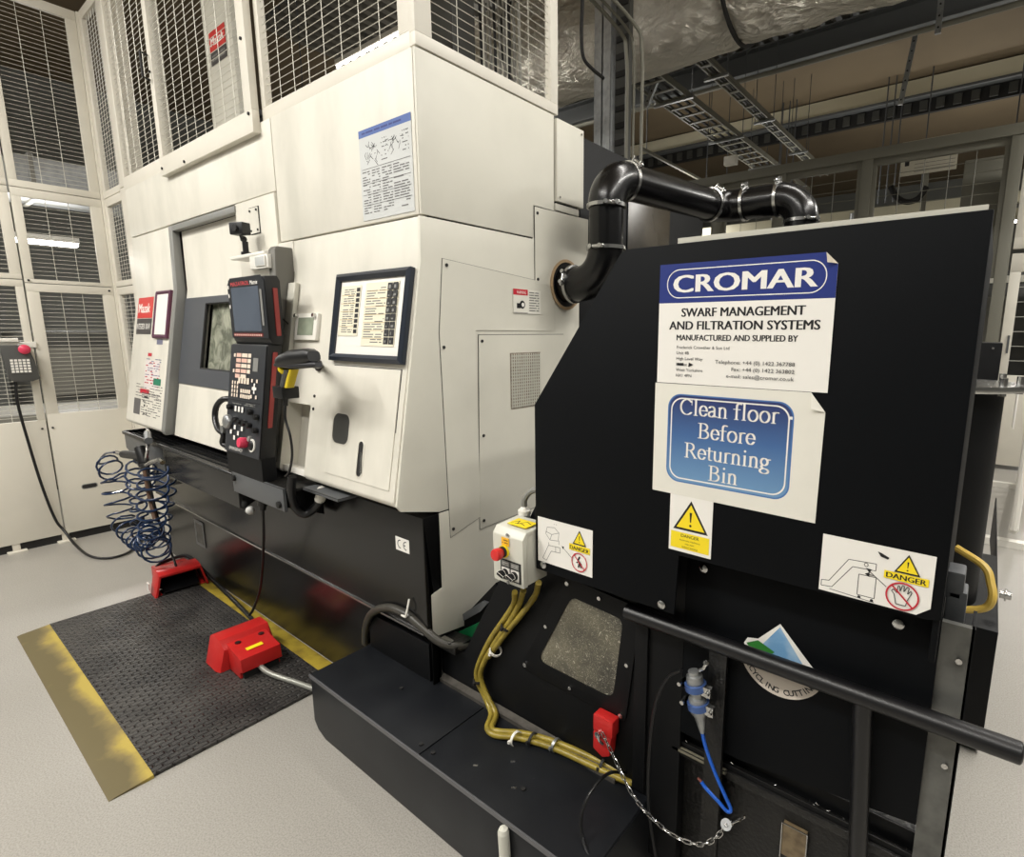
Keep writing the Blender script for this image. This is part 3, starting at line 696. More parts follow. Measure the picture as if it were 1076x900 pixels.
# ================================================================ things on / at the machine
t=thing('framed_notice','blue-black picture frame with two printed charts on the white machine front','frame',V((-1.79,ys(1.60)-.02,1.44)))
def fr_box(x0,x1,z0,z1,o0,o1,m,b): slab(b,x0,x1,z0,z1,o0,o1,m)
b=MB(); slab(b,-2.0,-1.585,1.465,1.74,.004,.010,paper); b.build('backing_sheet',t)
b=MB(); w=.026
def ring4(b,x0,x1,z0,z1,w,o0,o1,m):
    # mitred frame bars lying on the slope
    a=lambda x,z,o: V((x,ys(z),z))+SN*o
    oc=[(x0,z0),(x1,z0),(x1,z1),(x0,z1)]; ic=[(x0+w,z0+w),(x1-w,z0+w),(x1-w,z1-w),(x0+w,z1-w)]
    mc=[((o_[0]+i_[0])/2,(o_[1]+i_[1])/2) for o_,i_ in zip(oc,ic)]
    vs=[a(*p,o0) for p in oc]+[a(*p,o1*.7) for p in oc]+[a(*p,o1) for p in mc]+[a(*p,o1*.6) for p in ic]+[a(*p,o0) for p in ic]
    fs=[]
    for L in range(4):
        for i in range(4): fs.append((L*4+i,L*4+(i+1)%4,(L+1)*4+(i+1)%4,(L+1)*4+i))
    for i in range(4): fs.append((16+i,16+(i+1)%4,(i+1)%4,i))
    return b.add(vs,fs,m)
ring4(b,-2.02,-1.562,1.443,1.762,w,.002,.028,frameb); b.build('picture_frame',t,smooth=0)
s=Sheet(.13,.185,mat('chart_cream',(228,222,200),.45)); s.scribble(.02,.01,.095,.175,20,.0035,inkg,.85,1,.3,.7)
for z in (.035,.06,.09,.12,.15): s.line((.005,z),(.10,z),.0015,mat('gold_line',(180,150,80),.5))
for i in range(9): s.rect(.103,.01+i*.019,.125,.024+i*.019,ink)
s.build('printed_chart',t,V((-1.985,ys(1.535),1.535))+SN*.011,SU,SV)
s=Sheet(.20,.225,MATS['chart_cream']); s.scribble(.01,.01,.13,.21,22,.0035,inkg,.85,2,.3,.7)
for i in range(1,8): s.line((.005,i*.028),(.135,i*.028),.0015,MATS['gold_line'])
R=random.Random(3)
for i in range(8):
    for j in range(2):
        x,z=.138+j*.031,.008+i*.0268; s.rect(x,z,x+.028,z+.024,ink); s.rect(x+.006,z+.005,x+.006+R.uniform(.005,.014),z+.005+R.uniform(.004,.012),mgrey)
s.build('printed_chart',t,V((-1.825,ys(1.50),1.50))+SN*.0112,SU,SV)
# clip notice (purple frame) at left
t=thing('clip_frame','white card in a purple frame hung over the red logo plate','frame',V((-3.95,ys(1.5)-.02,1.51)))
b=MB(); ring4(b,-4.075,-3.83,1.508,1.785,.02,.001,.02,sticker); b.build('picture_frame',t,smooth=0)
b=MB(); slab(b,-4.07,-3.85,1.53,1.765,.004,.012,paper); b.build('backing_sheet',t)
s=Sheet(.10,.03,mat('slate_label',(110,110,130),.5)); s.build('label_strip',mt,V((-4.03,ys(1.473),1.473))+SN*.001,SU,SV)

# webcam
t=thing('webcam','small black camera on a short stem above the lamp shelf','camera',(-2.71,1.12,1.895))
b=MB(); b.box((-.038,-.022,-.026),(.038,.022,.026),plast,Matrix.Translation((-2.70,1.10,1.995))@Matrix.Rotation(.35,4,'Z')); b.build('camera_body',t,bevel=.006)
b=MB(); b.cyl((-2.71,1.12,1.90),(-2.71,1.12,1.945),.012,plast); b.sphere((-2.71,1.115,1.955),.014,plast); b.cyl((-2.71,1.12,1.888),(-2.71,1.12,1.90),.02,plast); b.cyl((-2.71,1.11,1.955),(-2.70,1.10,1.975),.008,plast); b.build('stem',t,smooth=50)
b=MB(); q=V((-2.70,1.10,1.995)); d=Matrix.Rotation(.35,3,'Z')@V((0,-1,0)); b.cyl(q+d*.022,q+d*.03,.013,gasket); b.build('lens',t)

# barcode scanner
t=thing('barcode_scanner','black and yellow handheld scanner parked in its holder beside the screen','scanner',PY(303,415,.92))
def Ps(x,y,v=.92): return PY(x,y,v)
cx_=Ps(318,378)
b=MB(); 
a=Ps(292,383);c=Ps(323,372)
d=(c-a).normalized(); up=V((0,0,1)); 
def hull(b,secs,m,n=12):
    """secs: (centre, half-depth y, half-height dir vector, half-height)"""
    vs=[];fs=[]
    for (p,hy,hd,hh) in secs:
        for k in range(n):
            an=2*PI*k/n; ca,sa=math.cos(an),math.sin(an)
            f=lambda t:math.copysign(abs(t)**.6,t)
            vs.append(p+V((0,1,0))*hy*f(ca)+hd*hh*f(sa))
    for j in range(len(secs)-1):
        for k in range(n): fs.append((j*n+k,j*n+(k+1)%n,(j+1)*n+(k+1)%n,(j+1)*n+k))
    fs.append(tuple(range(n-1,-1,-1))); fs.append(tuple(range((len(secs)-1)*n,len(secs)*n))); b.add(vs,fs,m)
nd=V((-d.z,0,d.x))
hull(b,[(Ps(297,380.5),.028,nd,.016),(Ps(301,379),.033,nd,.024),(Ps(312,376),.034,nd,.030),(Ps(326,374),.028,nd,.026),(Ps(330,374),.022,nd,.018)],plast)
b.build('scanner_head',t,smooth=50)
b=MB(); hull(b,[(Ps(291,383),.012,nd,.006),(Ps(297,383),.03,nd,.008),(Ps(312,384),.03,nd,.012),(Ps(330,383),.02,nd,.010),(Ps(335,383),.012,nd,.008)],mat('dark_trim',(34,34,38),.4)); b.build('scanner_nose',t,smooth=50)
hx=V((1,0,0))
b=MB(); hull(b,[(Ps(305,388),.018,hx,.024),(Ps(302,398),.018,hx,.021),(Ps(300,408),.017,hx,.02)],mat('handle_grey',(64,64,62),.5)); b.build('grip',t,smooth=50)
b=MB(); hull(b,[(Ps(309,388,.91),.014,hx,.012),(Ps(306,398,.91),.014,hx,.014),(Ps(304,407,.91),.014,hx,.013)],yelg); b.build('grip_inlay',t,'yellow inlay of the grip',smooth=50)
b=MB(); b.cyl(Ps(301,386),Ps(300,389),.026,yelg,12); b.build('trigger_collar',t,'yellow collar')
b=MB(); q=Ps(300.5,412); b.box(q-V((.036,.03,.02)),q+V((.036,.03,.022)),plast); b.cyl(Ps(300,418),Ps(300,426),.009,plast,10); b.build('holder_cup',t,bevel=.006)
b=MB(); a=Ps(330,383); e=SL(336,384,.0); b.tube([a,(a+e)/2+V((0,0,.0)),e],.012,plast,10); b.cyl(e,e+SN*.01,.022,plast); b.build('holder_arm',t)
b=MB(); b.tube(spline([Ps(300,425),Ps(300,440),Ps(305,458),PY(307,478,.925),PY(304,495,.94),PY(300,500,.945)],8),.0045,plast,8); o=b.build('scanner_cable',cat='cable',label='thin black cable hanging from the barcode scanner to the shelf'); 

# foot pedal cable from the shelf
b=MB(); p=[PY(277,512,.98),PY(276,530,.98),PY(277,560,1.0),PY(276,590,1.02),PY(273,620,1.04)]+[PZ(266,640,.17)]+[PZ(262,646,.135)]
b.tube(spline(p,8),.0065,plast,8); b.cyl(PY(277,515,.98),PY(276,530,.98),.02,plast); b.cyl(PY(276,530,.98),PY(276,535,.98),.014,plast)
b.build('pedal_cable',label='black cable dropping from the shelf to the nearer red foot pedal',cat='cable')
# ================================================================ MAT, PEDALS, HOSES
t=thing('anti_fatigue_mat','black ribbed rubber floor mat with worn yellow edges before the machine','mat',(-3.03,.74,0))
b=MB(); b.box((-3.86,.44,0),(-2.205,1.10,.013),MATS['matrub']); b.build('tread',t,bevel=.002)
b=MB(); b.prism([(.315,0.0),(.44,0),(.44,.013),(.33,.004)],'x',-3.855,-2.20,MATS['wornyel']); b.build('yellow_edge',t,'worn yellow bevelled edge')
b=MB(); b.prism([(1.178,0.0),(1.10,0),(1.10,.013),(1.172,.004)],'x',-3.80,-2.0,mat('dirty_yellow',(168,146,50),.55,col2=(112,94,34),nscale=12)); b.build('yellow_edge',t,'yellow edge strip next to the machine')

def pedal(label,loc,rz,flip=1):
    t=thing('foot_pedal',label,'pedal',loc,'red foot pedals on the rubber mat'); t.rotation_euler.z=0
    M=Matrix.Translation(loc)@Matrix.Rotation(rz,4,'Z')
    # local x: away from the open toe side; y across
    b=MB()
    def P(x,y,z): return M@V((x,y,z))
    W=.135
    # outer hood as shell: sections along x of an arch profile
    def arch(x,w,h,tw): return [(x,-w,0),(x,-tw,h),(x,tw,h),(x,w,0)]
    out=[arch(0,W,.125,.105),arch(.03,W+.0,.14,.105),arch(.115,W,.14,.105),arch(.15,W-.01,.10,.10)]
    inn=[arch(0,W-.012,.113,.097),arch(.13,W-.012,.118,.092)]
    vs=[P(*p) for a in out for p in a]; fs=[]
    for j in range(3):
        for k in range(3): fs.append((j*4+k,j*4+k+1,(j+1)*4+k+1,(j+1)*4+k))
    fs.append((12,13,14,15))
    vi=[P(*p) for a in inn for p in a]; n=len(vs)
    fi=[(n+k,n+k+1,n+4+k+1,n+4+k) for k in range(3)]+[(n+4,n+5,n+6,n+7)]
    rim=[(k,k+1,n+k+1,n+k) for k in range(3)]
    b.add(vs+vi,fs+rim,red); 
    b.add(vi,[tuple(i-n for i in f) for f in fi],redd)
    # rear housing
    b.prism([(.135,.0),(.135,.122),(.29,.10),(.30,.04),(.27,.03),(.27,0)],'y',-.085,.085,red,M)
    for y in (-.11,.11): b.box((.02,y-.015,0),(.12,y+.015,.006),red,M)
    o=b.build('hood',t,bevel=.005)
    b=MB(); b.box((.135,-.075,0),(.285,.075,.03),gasket,M)
    b.build('base_plate',t,bevel=.003)
    b=MB(); b.prism([(.01,.012),(.12,.05),(.12,.062),(.01,.02)],'y',-.09,.09,plast,M); b.build('treadle',t)
    b=MB()
    for y in (-.045,.055): 
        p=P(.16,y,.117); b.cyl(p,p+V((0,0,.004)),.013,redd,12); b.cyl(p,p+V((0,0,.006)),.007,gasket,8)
    b.build_each('screw_well',t)
    return t,M
t,M1=pedal('red foot pedal further away at the mat corner, open toe side towards the camera',(-3.745,1.01,.013),PI-.06)
b=MB(); b.box((.06,.142,.03),(.10,.15,.075),paper,M1); b.build('side_label',t,'small white side label')
t,M2=pedal('red foot pedal nearer the camera with a yellow label on its back',(-2.81,.945,.013),-.02)
s=Sheet(.022,.07,yel); q=M2@V((.225,-.04,.111)); s.build('caution_label',t,q+V((0,0,.001)),(1,.0,-.14),(0,1,0),'small yellow label')
b=MB(); p=[V((-2.54,.93,.05)),V((-2.45,.94,.035)),V((-2.3,.99,.022)),V((-2.1,1.04,.02)),V((-1.9,1.09,.02))]
b.tube(spline(p,8),.012,mat('grey_conduit',(150,150,142),.35,metal=.4),10); b.build('pedal_conduit',label='grey metal-braided conduit running from the near foot pedal under the black tank',cat='cable')
b=MB(); p=[V((-3.93,.93,.08)),V((-4.0,.97,.12)),V((-4.02,1.05,.13)),V((-4.0,1.12,.13)),V((-3.9,1.15,.08)),V((-3.72,1.16,.03)),V((-3.3,1.13,.025)),V((-2.95,1.10,.02))]
b.tube(spline(p,8),.011,plast,8); b.build('pedal_cable',label='black cable looping behind the further red foot pedal and along the machine foot',cat='cable')

# air gun hanging from the tray bracket
t=thing('air_gun','black air blow gun hung on a chrome hook at the left end of the tray','tool',PY(150,478,.93))
yv=.93
b=MB(); b.tube([PY(130,477,yv),PY(140,478,yv),PY(150,480,yv)],.024,plast,10); b.tube([PY(147,470,yv),PY(150,480,yv),PY(152,490,yv)],.028,plast,10); b.tube([PY(147,468,yv),PY(148,474,yv)],.018,plast,8); b.build('gun_body',t,smooth=60)
b=MB(); b.tube([PY(122,475,yv),PY(131,477,yv)],.013,steel,8); b.tube([PY(119,475,yv),PY(124,475.5,yv)],.009,steel,8)
b.build('hose_coupling',t,'bright hose coupling')
b=MB(); b.tube([PY(155,452,yv+.06),PY(155.5,462,yv+.02),PY(155,473,yv),PY(153,485,yv)],.009,steel,8); b.tube([PY(155,455,yv+.06),PY(156,463,yv)],.02,dgrey,8); b.build('hook',t,'chrome hook')
t=thing('hose_manifold','chrome air coupling with two tails beside the black air gun','coupling',PY(160,488,.92))
b=MB(); b.tube([PY(142,484,.92),PY(152,490,.92),PY(160,485,.92),PY(168,483,.92),PY(171,486,.92)],.013,steel,8); b.build('coupling_tube',t)
b=MB(); b.cyl(PY(152,487,.92),PY(153,494,.92),.022,gasket); b.build('valve_block',t)
# coil hoses: helix about a sagging centre line
def coil(pts,R,turns,r,m,squash=.5,ph=0,Rf=None):
    c=spline(pts,12); L=[0]
    for i in range(1,len(c)): L.append(L[-1]+(c[i]-c[i-1]).length)
    out=[]; n=int(turns*14)
    j=0
    for k in range(n+1):
        s=L[-1]*k/n
        while j<len(L)-2 and L[j+1]<s: j+=1
        f=(s-L[j])/max(1e-9,L[j+1]-L[j]); p=c[j].lerp(c[j+1],f); tg=(c[j+1]-c[j]).normalized()
        yy=V((0,1,0)); a=(yy-tg*yy.dot(tg)).normalized(); bb=tg.cross(a)
        an=2*PI*turns*k/n+ph; rr=R*(Rf(k/n) if Rf else 1)
        out.append(p+a*rr*math.cos(an)+bb*rr*math.sin(an))
    b=MB(); b.tube(out,r,m,6); return b,out
w=.88
b,o1=coil([PY(112,485,w),PY(120,500,w),PY(124,525,w),PY(130,550,w),PY(146,571,w),PY(158,560,w),PY(160,535,w),PY(161,505,w),PY(162,492,w)],.058,21,.006,bluec,Rf=lambda t:.95+.25*math.sin(t*9))
b.tube(spline([PY(120,475,w),PY(110,477,w),PY(104,487,w),o1[0]],6),.0065,bluec,6)
b.build('coiled_air_hose',label='dark blue coiled hose hanging leftmost from the air gun',cat='hose',smooth=60)
b,o2=coil([PY(150,488,.93),PY(147,510,.93),PY(146,540,.93),PY(155,566,.93),PY(166,578,.93),PY(170,555,.93),PY(169,520,.95),PY(166,490,.95)],.058,19,.006,bluec,ph=1,Rf=lambda t:1+.3*math.sin(t*14+1))
b.build('coiled_air_hose',label='dark blue coiled hose hanging rightmost, close against the black base',cat='hose',smooth=60)
b=MB(); b.tube(spline([PY(155,492,.9),PY(160,520,.9),PY(168,550,.93),PY(178,575,1.0),PZ(186,597,.14)],8),.006,plast,8); b.build('hanging_cable',label='straight black cable running down through the coiled hoses to the far foot pedal',cat='cable')
b=MB(); b.tube(spline([PY(152,492,.9),PY(157,520,.9),PY(163,545,.9)],8),.012,mat('copper_brown',(96,72,56),.5),8); b.build('hanging_lance',label='short brown tube hanging between the coiled hoses',cat='hose')

# ================================================================ COOLANT TANK (low black box)
t=thing('coolant_tank','long low black metal tank on the floor at the right end of the machine','tank',(-1.3,1.05,0))
b=MB(); b.prism([(-1.975,.05),(-1.975,.244),(-.645,.244),(-.645,.0),(-1.90,.0),(-1.95,.02)],'y',.90,1.30,tankm); b.build('tank_body',t,bevel=.004)
b=MB(); b.box((-1.975,.896,.244),(-1.303,1.178,.2485),tankm); b.build('lid',t,'left lid',bevel=.0015)
b=MB(); b.box((-1.297,.896,.244),(-.648,1.185,.2485),tankm); b.build('lid',t,'right lid',bevel=.0015)
b=MB(); b.prism([(.894,.236),(.894,.2495),(.899,.2495),(.899,.236)],'x',-1.975,-.645,mat('worn_edge_grey',(88,88,90),.4)); b.build('front_lip',t)
b=MB()
for p in ((344,656),(369,682),(430,742),(404,714),(530,830),(536,802),(545,797)):
    pass
for x,y in ((-1.27,.93),(-1.33,.93),(-1.62,1.06),(-.95,1.0)): b.cyl((x,y,.2485),(x,y,.253),.007,gasket,10)
b.build_each('lid_screw',t)
b=MB(); b.box((-1.962,1.150,.249),(-1.566,1.178,.402),black); b.build('cable_duct',t,bevel=.002)
b=MB(); b.cyl(PY(529,874,.885),PY(531,905,.885),.016,greyp,12); b.lathe(PY(529,874,.885),(0,0,1),[(.016,0),(.012,.012),(0,.016)],greyp,12); b.build('white_plug',t,'pale plug standing on the front edge')
b=MB(); b.prism([(1.175,.245),(1.175,.262),(1.198,.27),(1.198,.245)],'x',-1.62,-.75,mat('scuffed_rail',(92,88,82),.4,metal=.4,noise=.5,nscale=30)); b.build('guide_rail',t,'scuffed metal rail along the back of the lids')
b=MB()
for x,y in ((-1.05,1.05),(-.98,.98),(-1.13,.97)): b.box((x,y,.2486),(x+.014,y+.006,.2506),steel,Matrix.Translation((x,y,0))@Matrix.Rotation(.6,4,'Z')@Matrix.Translation((-x,-y,0)))
b.build('metal_chips',label='tiny bright swarf chips lying on the right lid of the black tank',cat='swarf',kind='stuff')

# ================================================================ CHIP CONVEYOR
t=thing('chip_conveyor','black inclined swarf conveyor with a scratched window and a tall sign-covered hood','conveyor',(-.8,1.35,0))
b=MB(); 
b.prism([(-1.60,.06),(-1.60,.40),(-1.425,.40),(-1.06,1.05),(-.56,1.05),(-.56,.06)],'y',1.20,1.66,black)
b.build('conveyor_body',t,bevel=.004)
b=MB(); b.box((-.70,1.188,.26),(-.66,1.205,1.0),black); b.build('edge_flange',t,bevel=.002)
def wedge(pts,y0,y1,m,name,lab=None):
    P=[PY(x,y,y0) for x,y in pts]; b=MB(); b.prism([(p.x,p.z) for p in P],'y',y0,y1,m); b.build(name,t,lab)
wedge([(521,612),(465,671),(462,690),(470,712),(540,712)],1.30,1.33,black,'side_plate')
wedge([(487,652),(505,642),(512,634),(506,632),(486,645)],1.285,1.30,dgrey,'stiffener_plate')
wedge([(466,671),(505,653),(500,692),(472,692)],1.27,1.285,greenp,'green_guard','green painted guard at the conveyor foot')
b=MB(); b.prism([(-1.60,.395),(-1.44,.395),(-1.44,.425),(-1.60,.41)],'y',1.17,1.26,grim); b.box((-1.52,1.16,.425),(-1.46,1.19,.44),steel); b.build('foot_bracket',t,bevel=.003)
# window with bolted frame
win=[(-1.062,.515),(-.772,.506),(-.742,.765),(-.925,.778)]
def grow(P,d):
    cx=sum(p[0] for p in P)/len(P); cz=sum(p[1] for p in P)/len(P); return [(cx+(p[0]-cx)*(1+d),cz+(p[1]-cz)*(1+d)) for p in P]
def rounded(P,r=.2,n=4):
    out=[]
    for i,p in enumerate(P):
        a=V(P[i-1]);p=V(p);c=V(P[(i+1)%len(P)]); pa=p.lerp(a,r*.5); pc=p.lerp(c,r*.5)
        for k in range(n+1):
            s=k/n; out.append(tuple((1-s)**2*pa+2*s*(1-s)*p+s*s*pc))
    return out
b=MB(); b.prism(rounded(grow(win,.42),.1),'y',1.192,1.201,black); wf=b.build('window_frame',t,bevel=.002)
cut(wf,MB().prism(rounded(win,.25),'y',1.1,1.3,None))
b=MB(); b.prism(rounded(grow(win,.03),.25),'y',1.1955,1.198,MATS['scratch']); b.build('window',wf,'scratched yellowish see-through panel')
b=MB(); 
for p in grow(win,.28)+[tuple((V(win[i])+V(win[(i+1)%4]))*.5) for i in range(0)]: b.cyl((p[0],1.192,p[1]),(p[0],1.187,p[1]),.007,steel,10)
gw=grow(win,.26)
for i in (0,1,2,3):
    m=(V(gw[i])+V(gw[(i+1)%4]))*.5; b.cyl((m.x,1.192,m.y),(m.x,1.187,m.y),.006,steel,10)
b.build_each('bolt',wf)
# hood
HP=[(-1.0,.872),(-1.0,1.355),(-.735,1.722),(-.722,1.738),(-.705,1.744),(-.022,1.748),(-.022,1.04),(-.045,1.035),(-.545,1.03),(-.552,.875)]
b=MB(); b.prism(HP,'y',1.12,1.128,blackp)
b.prism([(-.997,.90),(-.997,1.352),(-.732,1.718),(-.71,1.735),(-.69,1.735),(-.69,1.70),(-.96,1.35),(-.96,.90)],'y',1.128,1.70,blackp)
b.box((-.71,1.128,1.70),(-.03,1.70,1.712),blackp); b.box((-.035,1.128,.95),(-.024,1.70,1.745),blackp)
b.prism([(-.99,.95),(-.99,1.35),(-.72,1.72),(-.024,1.72),(-.024,.95)],'y',1.69,1.70,blackp)
hood=b.build('hood',t,bevel=.003)
b=MB(); b.box((-.58,1.128,1.744),(-.03,1.14,1.757),mat('pale_edge',(190,188,176),.45)); b.build('top_rim',hood,'pale rim along the top')
# screws
b=MB()
for x,z in ((-.968,.893),(-.585,.893),(-.514,.978),(-.093,.975)):
    b.lathe((x,1.118 if z<.95 and x<-.56 else 1.199,z),(0,-1,0),[(.011,0),(.011,.003),(.006,.006),(0,.0065)],steel,12); 
b.build_each('bolt',hood)
# lower skirt
b=MB(); b.prism([(-.56,1.06),(-.022,1.06),(-.022,.545),(-.108,.535),(-.40,.50),(-.56,.50)],'y',1.2,1.208,blackp); b.box((-.565,1.208,.5),(-.545,1.66,1.06),blackp); b.build('lower_skirt',t,bevel=.002)
b=MB(); b.box((-.022,1.21,.30),(.03,1.225,1.00),mat('scuffed_post',(100,100,96),.35,metal=.3,noise=.5,nscale=18)); b.box((.026,1.21,.3),(.032,1.30,1.00),black)
for z in (.93,.80,.70): b.cyl((.012,1.21,z),(.012,1.203,z),.006,steel,8)
b.build('corner_post',t,'scuffed grey corner post')
b=MB(); gp=mat('grey_hinge',(78,80,82),.5,noise=.3,nscale=30)
P=lambda x,y:PY(x,y,1.30)
for (xa,xb,ya,yb) in ((993,1016,598,622),(990,1018,618,660),(988,1012,664,700)):
    a=P(xa,yb); c=P(xb,ya); b.box((a.x,1.27,a.z),(c.x,1.33,c.z),gp)
b.build_each('hinge_block',t,label='grey hinge block on the right edge',bevel=.006)
# ---- signs on the hood
YH=1.12-.0012
s=Sheet(.371,.262,paper,poly=[(0,0),(.371,0),(.371,.240),(.349,.262),(0,.262)]); W,H=.371,.262
s.poly([(0,.178),(.371,.178),(.371,.240),(.349,.262),(0,.262)],cromb)
o_=rrect(.335,.062,.030,8,.186,.219); i_=rrect(.331,.058,.028,8,.186,.219); s.loop(o_,i_,paper)
s.text('CROMAR',.186,.2005,.037,paper,width=.300,align='C',bold=.045)
s.text('SWARF MANAGEMENT',.188,.148,.0185,ink,width=.262,align='C',bold=.035)
s.text('AND FILTRATION SYSTEMS',.188,.120,.0185,ink,width=.320,align='C',bold=.035)
s.text('MANUFACTURED AND SUPPLIED BY',.178,.0965,.0125,ink,width=.262,align='C',bold=.03)
for i,l in enumerate(('Frederick Crowther & Son Ltd','Unit 4B','High Level Way','Halifax','West Yorkshire','HX1 4PN')):
    s.text(l,.048,.078-i*.0125,.0066,ink,sx=1.05)
s.rect(.05,.0405,.066,.046,ink); s.poly([(.078,.038),(.09,.0435),(.079,.048)],ink)
for i,l in enumerate(('Telephone: +44 (0) 1422 367788','Fax: +44 (0) 1422 363802','e-mail: sales@cromar.co.uk')):
    s.text(l,.307,.048-i*.0145,.0078,ink,align='R',sx=1.12)
s.build('company_sign',hood,(-.616,YH,1.4395),(1,0,0),(0,0,1),'white and royal blue sign lettered CROMAR')
b=MB(); b.add([V((-.267,1.1175,1.7015)),V((-.245,1.1175,1.6795)),V((-.262,1.108,1.682))],[(0,1,2)],mat('curled_corner',(196,186,166),.5)); b.build('curled_corner',hood,smooth=0)
# clean floor sign
s=Sheet(.374,.262,paperb,poly=[(0,.004),(.372,.0),(.374,.225),(.345,.262),(0,.2615)])
s.poly(rrect(.282,.205,.032,8,.176,.137),mat('blue_print_border',(70,112,168),.35))
s.poly(rrect(.276,.199,.030,8,.176,.137),MATS['bluegrad'])
s.loop(rrect(.266,.189,.028,8,.176,.137),rrect(.260,.183,.026,8,.176,.137),paper)
s.rect(.308,.205,.314,.211,paper)
# serif lettering drawn with a broad nib
def L_(a,b_): return [a,b_]
def arc(cx,cy,rx,ry,a0,a1,n=14): return [(cx+rx*math.cos(math.radians(a0+(a1-a0)*i/n)),cy+ry*math.sin(math.radians(a0+(a1-a0)*i/n))) for i in range(n+1)]
SER=lambda x,y,w=.13:('s',x,y,w)
G={
'C':(.66,[arc(.36,.35,.30,.35,42,318),SER(.60,.58,.0)],[('v',.60,.44,.68)]),
'l':(.28,[[(.14,0),(.14,.70)]],[('s',.14,0,.10),('f',.14,.70)]),
'e':(.44,[arc(.23,.235,.17,.235,0,330),[(.06,.25),(.40,.25)]],[]),
'a':(.44,[arc(.19,.33,.13,.14,150,0,8)+[(.32,.08),(.35,.02),(.42,.03)],arc(.18,.12,.13,.12,60,300,8)+[(.30,.08)],[(.18,.25),(.32,.28)]],[]),
'n':(.50,[[(.12,0),(.12,.44)],arc(.25,.30,.13,.165,160,0,8)+[(.38,0)]],[('s',.12,0,.10),('s',.38,0,.10),('f',.12,.45)]),
'f':(.33,[[(.14,0),(.14,.55)]+arc(.25,.56,.11,.14,180,50,6),[(.03,.44),(.27,.44)]],[('s',.14,0,.10)]),
'o':(.50,[arc(.25,.23,.19,.24,0,360,20)],[]),
'r':(.34,[[(.12,0),(.12,.44)],arc(.24,.34,.12,.12,170,60,5)],[('s',.12,0,.10),('f',.12,.45)]),
'B':(.62,[[(.15,0),(.15,.68)],[(.15,.68)]+arc(.30,.52,.17,.16,90,-90,8)+[(.15,.36)],[(.15,.36)]+arc(.32,.18,.21,.18,90,-90,8)+[(.15,0)]],[('s',.10,0,.08),('s',.10,.68,.08)]),
'R':(.66,[[(.15,0),(.15,.68)],[(.15,.68)]+arc(.30,.51,.18,.17,90,-90,8)+[(.15,.34)],[(.33,.34),(.58,.0)]],[('s',.13,0,.11),('s',.10,.68,.08),('s',.58,0,.09)]),
't':(.30,[[(.14,.58),(.14,.10)]+arc(.21,.09,.07,.08,180,300,5),[(.03,.44),(.27,.44)]],[]),
'u':(.50,[[(.11,.45),(.11,.15)]+arc(.24,.15,.13,.15,180,330,6),[(.38,.45),(.38,.0)]],[('f',.11,.45),('f',.38,.45),('s',.41,0,.05)]),
'i':(.28,[[(.14,0),(.14,.44)]],[('s',.14,0,.10),('f',.14,.45),('d',.14,.64)]),
'g':(.48,[arc(.21,.30,.14,.155,0,360,16),[(.33,.40),(.44,.42)],arc(.22,-.10,.18,.11,0,360,16),[(.14,.17),(.09,.08),(.15,.02),(.30,.0)]],[]),
}
def serif(s,txt,cx,y,h,m):
    k=h/.68; W=sum(G[c][0] if c in G else .25 for c in txt)*k; x=cx-W/2; s.k+=1
    nx,ny=.047*k,.016*k
    for c in txt:
        if c in G:
            adv,st,ex=G[c]
            for p in st:
                if isinstance(p,tuple): continue
                for a,b_ in zip(p,p[1:]):
                    a=(x+a[0]*k,y+a[1]*k); b_=(x+b_[0]*k,y+b_[1]*k)
                    pts=[]
                    for q in (a,b_): pts+= [(q[0]-nx,q[1]-ny),(q[0]+nx,q[1]-ny),(q[0]+nx,q[1]+ny),(q[0]-nx,q[1]+ny)]
                    pts=sorted(set(pts)); 
                    def cr(o,a1,b1): return (a1[0]-o[0])*(b1[1]-o[1])-(a1[1]-o[1])*(b1[0]-o[0])
                    lo=[];hi=[]
                    for q in pts:
                        while len(lo)>1 and cr(lo[-2],lo[-1],q)<=0: lo.pop()
                        lo.append(q)
                    for q in reversed(pts):
                        while len(hi)>1 and cr(hi[-2],hi[-1],q)<=0: hi.pop()
                        hi.append(q)
                    hl=lo[:-1]+hi[:-1]; s.items.append((hl,[tuple(range(len(hl)))],m,s.k))
            for e in ex:
                if e[0]=='s': X,Y_,w_=x+e[1]*k,y+e[2]*k,e[3]*k; s.items.append(([(X-w_,Y_-ny),(X+w_,Y_-ny),(X+w_,Y_+ny),(X-w_,Y_+ny)],[(0,1,2,3)],m,s.k))
                if e[0]=='f': X,Y_=x+e[1]*k,y+e[2]*k; s.items.append(([(X-.10*k,Y_-.03*k),(X,Y_-.03*k),(X+.03*k,Y_+.02*k),(X-.02*k,Y_+.01*k)],[(0,1,2,3)],m,s.k))
                if e[0]=='d': X,Y_=x+e[1]*k,y+e[2]*k; s.items.append(([(X+.055*k*math.cos(q),Y_+.055*k*math.sin(q)) for q in [i*PI/5 for i in range(10)]],[tuple(range(10))],m,s.k))
                if e[0]=='v': X=x+e[1]*k; s.items.append(([(X-.012*k,y+e[2]*k),(X+.02*k,y+e[2]*k),(X+.02*k,y+e[3]*k),(X-.012*k,y+e[3]*k)],[(0,1,2,3)],m,s.k))
            x+=adv*k
        else: x+=.25*k
serif(s,'Clean floor',.176,.194,.0335,paper); serif(s,'Before',.176,.144,.0335,paper); serif(s,'Returning',.178,.096,.0335,paper); serif(s,'Bin',.174,.051,.0335,paper)
s.build('floor_notice',hood,(-.620,YH,1.1765),(1,0,0),(0,0,1),'white sheet with a blue panel lettered Clean floor Before Returning Bin')
b=MB(); b.add([V((-.275,1.1175,1.4385)),V((-.246,1.1175,1.4015)),V((-.270,1.107,1.408))],[(0,1,2)],paperb); b.build('curled_corner',hood,smooth=0)
